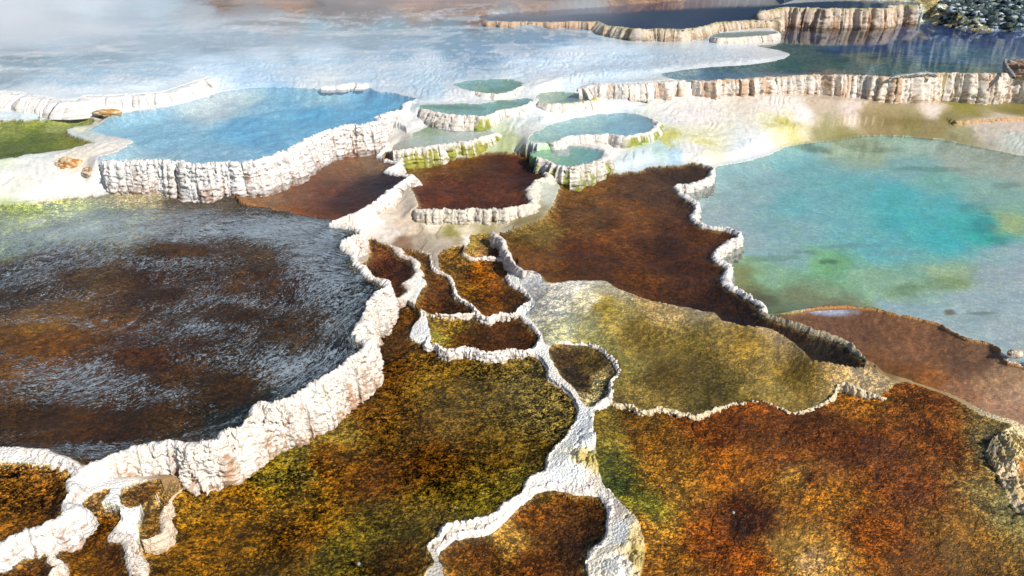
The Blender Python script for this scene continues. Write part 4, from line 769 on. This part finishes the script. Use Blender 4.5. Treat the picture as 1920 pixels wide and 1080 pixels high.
def rim_mesh(p, i0, i1, o, parent):
    D, idx = p['D'], p['idx']; n = len(D)
    area = 0.5 * np.sum(D[:, 0] * np.roll(D[:, 1], -1) - np.roll(D[:, 0], -1) * D[:, 1])
    if 'zc' in p: area = 1.0
    k = np.nonzero((idx >= i0) & (idx <= i1))[0]
    S = D[k]
    arc = np.concatenate([[0], np.cumsum(np.hypot(*np.diff(S, axis=0).T))])
    ds = max(0.006, np.hypot(*S.mean(0)) * 0.0011); m = max(8, int(arc[-1] / ds))
    s = np.linspace(0, arc[-1], m); P = np.stack([np.interp(s, arc, S[:, 0]), np.interp(s, arc, S[:, 1])], 1)
    # smooth direction
    kw = max(3, int(.09 / ds)) | 1; ker = np.hanning(kw + 2)[1:-1]; ker /= ker.sum()
    pad = np.concatenate([np.repeat(P[:1], kw, 0) + (P[:1] - P[1:2]) * np.arange(kw, 0, -1)[:, None], P, np.repeat(P[-1:], kw, 0) + (P[-1:] - P[-2:-1]) * np.arange(1, kw + 1)[:, None]])
    sm = np.stack([np.convolve(pad[:, j], ker, 'same') for j in (0, 1)], 1)[kw:-kw]
    T = np.gradient(sm, axis=0); T /= np.linalg.norm(T, axis=1)[:, None] + 1e-9
    Nn = np.stack([T[:, 1], -T[:, 0]], 1) * (1 if area > 0 else -1)
    w, h, fl = o['w'], o['h'], o['fl']; zp = np.full(m, p['z'])
    if not p['water']:
        zp = hsample(*(P - Nn * .03).T); kz = np.hanning(max(5, int(.3 / ds)) | 1); kz /= kz.sum(); zp = np.convolve(np.pad(zp, len(kz) // 2, mode='edge'), kz, 'valid')
    z0 = p['z']
    taper = np.minimum(1, np.minimum(s, s[-1] - s) / min(.18, s[-1] / 3 + 1e-6)); taper = np.sqrt(np.clip(taper, 0.02, 1))
    q = P + Nn * (w + fl + .05)
    zb = np.minimum(hsample(q[:, 0], q[:, 1]), hsample(*(P + Nn * (w + fl * .5 + .02)).T))
    zb = np.minimum(zb, zp - .01)
    kk = np.hanning(max(5, int(.12 / ds)) | 1); kk /= kk.sum(); zb = np.convolve(np.pad(zb, len(kk) // 2, mode='edge'), kk, 'valid')
    if 'zc' in p: zp = np.interp(s, arc, p['zc']); zb = np.minimum(np.interp(s, arc, p['zf']), zp - .01)
    H_ = zp - zb
    nw = int(np.clip(np.percentile(H_, 95) / ds * 1.1, 6, 70))
    prof = [(-.030, -.07, 0), (-.012, -.004, 0), (w * .25, h * .75, .01), (w * .55, h, .03), (w * .85, h * .7, .06), (w, h * .1, .1)]
    tw = np.linspace(0, 1, nw + 1)[1:]
    V = []; Tt = []
    wv = .55 + 1.5 * np.abs(vnoise(s * 4, s * 0 + z0 * 10)) + .35 * vnoise(s * 11, s * 0 + z0 * 3) + .4 * vnoise(s * 30, s * 0 + z0 * 7); wv = np.maximum(wv, .25); fv = 1 + .45 * vnoise(s * 2.5, s * 0 + z0 * 20)
    for off, dz, t in prof:
        V.append(np.concatenate([P + Nn * (off * (wv if off > 0 else 1) * taper)[:, None], (zp + dz * (taper if dz > 0 else np.ones(m)) * (1 + .5 * (vnoise(s * 11, s * 0 + 3) if dz > 0 else 0)))[:, None]], 1)); Tt.append(np.full(m, t))
    for t in tw:
        off = (w * wv + fl * fv * (0.9 * t ** 1.15) + fl * .25 * math.sin(math.pi * t)) * taper
        V.append(np.concatenate([P + Nn * off[:, None], (zp + h * .1 - (H_ + h * .1 + .05) * t)[:, None]], 1)); Tt.append(np.full(m, .1 + .9 * t))
    V = np.array(V); Tt = np.array(Tt); sS = np.broadcast_to(s, Tt.shape)
    x, y, z = V[..., 0], V[..., 1], V[..., 2]
    rg = o.get('rgh', 1.0); hs = np.clip(H_ / .2, .65, 1.6)[None, :] * np.where(Tt < .005, 0, 1)
    sc = max(1, np.hypot(*P.mean(0)) / 9)
    f1 = 9 / sc
    fm = .35 + 1.1 * np.abs(vnoise(sS * 1.7, z * 0 + z0 * 4)); ws = sS + .06 * vnoise(sS * 5, z * 4)
    dsp = .016 * fm * (1 - 2 * np.abs(vnoise(ws * f1 * 1.5 + 2 * vnoise(sS * 1.3, z * 0), z * 3 + z0)))
    dsp += .009 * (1 - 2 * np.abs(vnoise(z * 26 / sc + .8 * vnoise(sS * 4, z * 6), sS * 2.2)))           # rounded flutes
    dsp += .014 * rg * (.6 - 2 * np.abs(vnoise(x * 30 / sc, y * 30 / sc, z * 24 / sc))) + .009 * rg * (.5 - 2 * np.abs(vnoise(x * 75, y * 75, z * 65)))
    if o.get('flute'): dsp += .05 * o['flute'] * (1 - 2 * np.abs(vnoise(ws * 2.6 * o.get('ff', 1), z * .5 + z0 * 3))) + .02 * vnoise(sS * 12, z * .6)
    dsp = dsp * hs * sst(0, .3, Tt + .15)
    x = x + Nn[None, :, 0] * dsp; y = y + Nn[None, :, 1] * dsp
    z = z + (Tt < .35) * (Tt > .005) * hs * .016 * rg * (.7 - 2 * np.abs(vnoise(x * 34, y * 34)))
    c = crust_cols(sS, Tt, z, x, y, o)
    nr_ = len(V); vi = np.arange(nr_ * m).reshape(nr_, m)
    Fq = np.stack([vi[:-1, :-1], vi[:-1, 1:], vi[1:, 1:], vi[1:, :-1]], -1).reshape(-1, 4)
    if area > 0: Fq = Fq[:, ::-1]
    return np.stack([x, y, z], -1).reshape(-1, 3), Fq, np.clip(c.reshape(-1, 3), 0, .88)

for lab, cat, o, D, zc, zf in LED:
    c_ = D.mean(0)
    fp = dict(D=D, idx=np.arange(len(D)) * 1.0, z=float(zc.mean()), zc=zc, zf=zf, water='x')
    V, Fq, c = rim_mesh(fp, -1, len(D), o, None)
    mesh_obj('travertine_ledge', V, Fq, M_CRUST, None, dict(Col=c), origin=(c_[0], c_[1], float(zf.mean())), label=lab, category=cat)
for k, p in enumerate(POOLS):
    f = Q[QR == k + 1]
    if len(f) == 0: print('EMPTY', p['label']); continue
    used = np.unique(f); c = XYZ[used].mean(0)
    root = empty(p['name'], (c[0], c[1], p['z']), p['label'], p['cat'], 'terraced hot spring pools' if p['name'] == 'terrace_pool' else None)
    if p['water']:
        submesh('bed', f, root)
        inreg = (REG.ravel()[Q] == k + 1).any(1) & ((QR == k + 1) | (QR == 0))
        submesh('water', Q[inreg], root, zflat=p['z'], mat=globals()[p['water']], attrs=False)
    else:
        submesh('mat_surface', f, root)
    for i0, i1, o in p['rims']:
        V, Fq, c = rim_mesh(p, i0, i1, o, root)
        mesh_obj('rim', V, Fq, M_CRUST, root, dict(Col=c))

# ------------------------------------------------------------------ loose things
M_ROCK, M_WOOD = mat_crust(), None
M_ROCK.name = 'crusted_rock'
def rock_mesh(rx, ry, rz, seed, hexes, rough=.35, nu=60, nv=36):
    a = np.linspace(0, 2 * math.pi, nu, endpoint=False); b = np.linspace(0, math.pi, nv)
    A, B = np.meshgrid(a, b); d = np.stack([np.cos(A) * np.sin(B), np.sin(A) * np.sin(B), np.cos(B)], -1)
    q = d * 1.6 + seed * 7.3
    r = 1 + rough * fbm(q[..., 0], q[..., 1], q[..., 2], o=3) + rough * .5 * (.5 - np.abs(vnoise(q[..., 0] * 4, q[..., 1] * 4, q[..., 2] * 4))) + rough * .3 * vnoise(q[..., 0] * 9, q[..., 1] * 9, q[..., 2] * 9)
    V = d * r[..., None] * np.array([rx, ry, rz]); V[..., 2] = np.maximum(V[..., 2], -rz * .6)
    n = fbm(q[..., 0] * 2 + 9, q[..., 1] * 2, q[..., 2] * 2, o=3)
    c = lin(hexes[0]) + (lin(hexes[1]) - lin(hexes[0])) * sst(-.2, .25, n)[..., None]
    vi = np.arange(nu * nv).reshape(nv, nu); w_ = np.roll(vi, -1, 1)
    Fq = np.stack([vi[:-1], vi[1:], w_[1:], w_[:-1]], -1).reshape(-1, 4)
    return V.reshape(-1, 3), Fq, c.reshape(-1, 3)
def rock(name, u, v, z, rx, ry, rz, seed, hexes, label, cat, group=None, rough=.35, nu=60, nv=36):
    x, y = at(u, v, z); V, Fq, c = rock_mesh(rx, ry, rz, seed, hexes, rough, nu, nv)
    o = np.array([float(x), float(y), z]); V = V + o
    return mesh_obj(name, V, Fq, M_ROCK, None, dict(Col=c), origin=o, label=label, category=cat, group=group)
rock('crust_boulder', 200, 212, 1.19, .26, .12, .07, 1, ('c89850', 'e8d8b8'), 'ochre knobbly crust lump at the tip of the ridge between lime-green and sky-blue pools', 'rock')
rock('crust_boulder', 131, 312, 1.02, .20, .12, .12, 2, ('c0803c', 'e4cca4'), 'orange-brown crumbly crust block below the left end of the sky-blue basin', 'rock')
rock('crust_boulder', 168, 325, .98, .10, .07, .09, 3, ('b08858', 'ece0d0'), 'small rust-tinged crust block between the orange block and the white basin wall', 'rock')
rock('dark_stone', 346, 315, 1.08, .045, .05, .07, 4, ('2c3644', '4a5460'), 'dark blue-grey stone stuck on the white wall of the sky-blue basin', 'rock')
rock('crust_mound', 1925, 133, 1.44, .46, .35, .24, 5, ('b09078', 'dcc4b0'), 'pinkish tan crust mound at the right edge above the fluted wall', 'mound', rough=.45)
rock('crust_boulder', 1903, 664, .49, .07, .05, .04, 7, ('d8bc98', 'f6ece0'), 'pale knobbly crust lump at the right end of the thin orange rim', 'rock', rough=.35)
for i, (u, v, z, r, lab) in enumerate([(672, 1057, .36, .014, 'grey-white pebble near the bottom edge in the gold algae pool'), (905, 925, .36, .009, 'white pebble in the gold algae pool close to the white ridge'),
        (1375, 961, .29, .012, 'light grey pebble beside the dark pit on the rust-orange mat'), (853, 951, .36, .008, 'tiny white pebble in the gold pool above the knobbly rim end')]):
    rock('pebble', u, v, z, r, r, r * .8, 10 + i, ('a8a49c', 'd0ccc4'), lab, 'pebble', 'pebbles lying on the mats', .2, 16, 10)

def mat_wood():
    m, nt = newmat('weathered_wood')
    tc = N(nt, 'ShaderNodeTexCoord'); mp = N(nt, 'ShaderNodeMapping'); mp.inputs['Scale'].default_value = (4, 40, 40); L(nt, tc.outputs['Object'], mp.inputs['Vector'])
    n = noise_(nt, mp.outputs[0], 1.5, 4, .65, .4)
    c = ramp(nt, n, [(.36, (.02, .025, .03)), (.47, (.10, .10, .10)), (.56, (.42, .40, .36)), (.7, (.58, .56, .52))])
    bs = N(nt, 'ShaderNodeBsdfPrincipled', Roughness=.75); L(nt, c, bs.inputs['Base Color'])
    bp = N(nt, 'ShaderNodeBump', Strength=.6, Distance=.01); L(nt, n, bp.inputs['Height']); L(nt, bp.outputs[0], bs.inputs['Normal'])
    o = N(nt, 'ShaderNodeOutputMaterial'); L(nt, bs.outputs[0], o.inputs['Surface']); return m
M_WOOD = mat_wood()
def tube(path, rad, nseg=14):
    P = np.array(path, float); n = len(P); V = []; t = np.gradient(P, axis=0); t /= np.linalg.norm(t, axis=1)[:, None]
    for i in range(n):
        a = np.cross(t[i], [0, 0, 1.0]);
        if np.linalg.norm(a) < .2: a = np.cross(t[i], [1.0, 0, 0])
        a /= np.linalg.norm(a); b = np.cross(t[i], a)
        for j in range(nseg):
            an = 2 * math.pi * j / nseg; k = rad[i] * (1 + .18 * float(vnoise(np.array([i * .6]), np.array([j * .9]), 2.2)[0]))
            V.append(P[i] + (a * math.cos(an) + b * math.sin(an)) * k)
    Fq = [(i * nseg + j, i * nseg + (j + 1) % nseg, (i + 1) * nseg + (j + 1) % nseg, (i + 1) * nseg + j) for i in range(n - 1) for j in range(nseg)]
    V.append(P[0]); V.append(P[-1]); c0, c1 = len(V) - 2, len(V) - 1
    Fq += [(c0, (j + 1) % nseg, j, j) for j in range(nseg)] if 0 else []
    return V, Fq
def branch_thing(name, paths, label, cat, parts):
    base = np.array(paths[0][0][0], float); root = empty(name, tuple(base), label, cat)
    for (pth, rad), nm in zip(paths, parts):
        P = np.array(pth, float); k = np.linspace(0, len(P) - 1, 9 * (len(P) - 1) + 1); i = np.arange(len(P))
        Q_ = np.stack([np.interp(k, i, P[:, j]) for j in range(3)], 1); Q_ += .012 * np.stack([vnoise(k * 1.7, k * 0 + j * 5.1) for j in range(3)], 1)
        rd = np.interp(k, i, rad); rd[0] *= .5; rd[-1] *= .3
        V, Fq = tube(Q_, rd); mesh_obj(nm, V, Fq, M_WOOD, root)
def wp(u, v, z, dz=0.0): x, y = at(u, v, z); return [float(x), float(y), z + dz]
a0, a1, a2, a3 = wp(1670, 146, 1.43), wp(1700, 141, 1.45), wp(1735, 139, 1.46), wp(1757, 143, 1.43)
branch_thing('driftwood', [([a0, a1, a2, a3], [.03, .05, .055, .035]), ([a0, [a0[0] - .05, a0[1] - .05, a0[2] - .06]], [.03, .02]), ([a2, [a2[0] + .02, a2[1] + .12, a2[2] + .09]], [.03, .01])],
    'bleached grey driftwood log lying on the crest of the long fluted wall', 'driftwood', ['log', 'root', 'twig'])
b0, b1, b2 = wp(1900, 146, 1.42), wp(1889, 128, 1.55), wp(1883, 118, 1.62)
branch_thing('dead_branch', [([b0, b1, b2, [b2[0] - .01, b2[1], b2[2] + .10]], [.05, .045, .035, .02]), ([b2, [b2[0] + .07, b2[1], b2[2] + .05]], [.028, .012])],
    'dark dead branch standing up from the crust at the right end of the fluted wall', 'dead branch', ['stem', 'twig'])
c0_ = wp(1925, 112, 1.55)
branch_thing('dead_branch', [([c0_, [c0_[0] - .05, c0_[1], c0_[2] + .12], [c0_[0] - .14, c0_[1], c0_[2] + .16]], [.03, .025, .01])],
    'small dark twig poking from the tan mound at the right edge', 'dead branch', ['twig'])
# stones strewn over the slope
rg = random.Random(8); Vs, Fs, Cs, nv_ = [], [], [], 0
for i in range(1500):
    u, v = rg.uniform(1760, 1990), rg.uniform(-5, 62)
    if v > 8 + (u - 1760) * .25 + 30 or zat(u, v) < 0: continue
    z = gz(u, v); x, y = at(u, v, z); x, y = float(x), float(y)
    if REG[min(NR - 1, int(np.interp(math.hypot(x, y), rr, np.arange(NR)))), min(NT - 1, max(0, int((math.atan2(x, y) - tt[0]) / DT)))] != 0: continue
    h = float(hsample(np.array([x]), np.array([y]))[0]); r = rg.uniform(.03, .13) * (1.7 if rg.random() < .06 else 1)
    V, Fq, c = rock_mesh(r, r * .8, r * .6, 40 + i, rg.choice([('2c4048', '506870'), ('1c3038', '3c5058'), ('1c3038', '30444c'), ('243028', '4c5c50'), ('98a8b0', 'd8e4ec')]), .9, 10, 7)
    Vs.append(V + np.array([x, y, h - r * .15])); Fs.append(Fq + nv_); Cs.append(c); nv_ += len(V)
mesh_obj('scree', np.concatenate(Vs), np.concatenate(Fs), M_ROCK, None, dict(Col=np.concatenate(Cs)), kind='stuff')
# ------------------------------------------------------------------ light, sky, camera
w = bpy.data.worlds.new('World'); bpy.context.scene.world = w; w.use_nodes = True
nt = w.node_tree; bg = nt.nodes['Background']
EL, AZ = R(39), R(128)      # azimuth clockwise from straight ahead (+Y)
sky = nt.nodes.new('ShaderNodeTexSky'); sky.sky_type = 'NISHITA'; sky.sun_disc = False
sky.sun_elevation = EL; sky.sun_rotation = AZ; sky.altitude = 2000; sky.air_density = 1.0; sky.dust_density = 0.6; sky.ozone_density = 1.5
nt.links.new(sky.outputs[0], bg.inputs[0]); bg.inputs[1].default_value = 0.10
sd_ = bpy.data.lights.new('sun', 'SUN'); sd_.energy = 4.6; sd_.angle = R(0.55); sd_.color = (1.0, 0.95, 0.88)
so = bpy.data.objects.new('sun', sd_); C.objects.link(so)
d = Vector((math.sin(AZ) * math.cos(EL), math.cos(AZ) * math.cos(EL), math.sin(EL)))
so.rotation_euler = d.to_track_quat('Z', 'Y').to_euler(); so.location = d * 30
# ------------------------------------------------------------------ steam drifting off the hot flats
m, nt2 = newmat('steam')
tc = N(nt2, 'ShaderNodeTexCoord'); ge = N(nt2, 'ShaderNodeNewGeometry')
mp = N(nt2, 'ShaderNodeMapping'); mp.inputs['Scale'].default_value = (0.16, 0.13, 0.55); L(nt2, ge.outputs['Position'], mp.inputs['Vector'])
nz = noise_(nt2, mp.outputs[0], 1.0, 4, 0.55, 0.5)
sx = N(nt2, 'ShaderNodeSeparateXYZ'); L(nt2, tc.outputs['Generated'], sx.inputs[0])
def bell(v, lo, hi):
    a = N(nt2, 'ShaderNodeMapRange'); a.interpolation_type = 'SMOOTHSTEP'; a.inputs[1].default_value = lo; a.inputs[2].default_value = hi
    L(nt2, v, a.inputs[0]); return a.outputs[0]
e = math_(nt2, 'MULTIPLY', math_(nt2, 'SUBTRACT', 1.0, bell(sx.outputs[0], .25, 1.0)), math_(nt2, 'SUBTRACT', 1.0, bell(sx.outputs[2], .25, 1.0)))
e = math_(nt2, 'MULTIPLY', e, math_(nt2, 'MULTIPLY', bell(sx.outputs[1], 0, .15), math_(nt2, 'SUBTRACT', 1.0, bell(sx.outputs[1], .8, 1.0))))
den = math_(nt2, 'MULTIPLY', math_(nt2, 'MULTIPLY', bell(nz, .38, .68), e), 0.26)
pv = N(nt2, 'ShaderNodeVolumePrincipled'); pv.inputs['Color'].default_value = (.95, .97, 1, 1); pv.inputs['Anisotropy'].default_value = -.25
L(nt2, den, pv.inputs['Density'])
oo = N(nt2, 'ShaderNodeOutputMaterial'); L(nt2, pv.outputs[0], oo.inputs['Volume'])
x0, x1, y0, y1, z0_, z1_ = -32, 9, 14.5, 44, 1.25, 4.0
Vb = [(x, y, z) for z in (z0_, z1_) for y in (y0, y1) for x in (x0, x1)]
mesh_obj('steam', Vb, [(0, 2, 3, 1), (4, 5, 7, 6), (0, 1, 5, 4), (2, 6, 7, 3), (0, 4, 6, 2), (1, 3, 7, 5)], m, None, None, smooth=False, kind='stuff')
cam = bpy.data.cameras.new('camera'); co = bpy.data.objects.new('camera', cam); C.objects.link(co)
cam.sensor_width = 36; cam.lens = 36 * F / 1920; cam.clip_end = 2000; cam.clip_start = 0.05
co.location = (0, 0, HC); co.rotation_euler = (R(90) - PITCH, 0, 0)
sc = bpy.context.scene; sc.camera = co
sc.view_settings.view_transform = 'Standard'; sc.view_settings.look = 'None'; sc.view_settings.gamma = 1
sc.view_settings.exposure = 0.35
sc.cycles.max_bounces = 6; sc.cycles.diffuse_bounces = 2; sc.cycles.glossy_bounces = 3; sc.cycles.transparent_max_bounces = 8
sc.cycles.caustics_reflective = False; sc.cycles.caustics_refractive = False
sc.cycles.volume_step_rate = 4; sc.cycles.volume_max_steps = 64
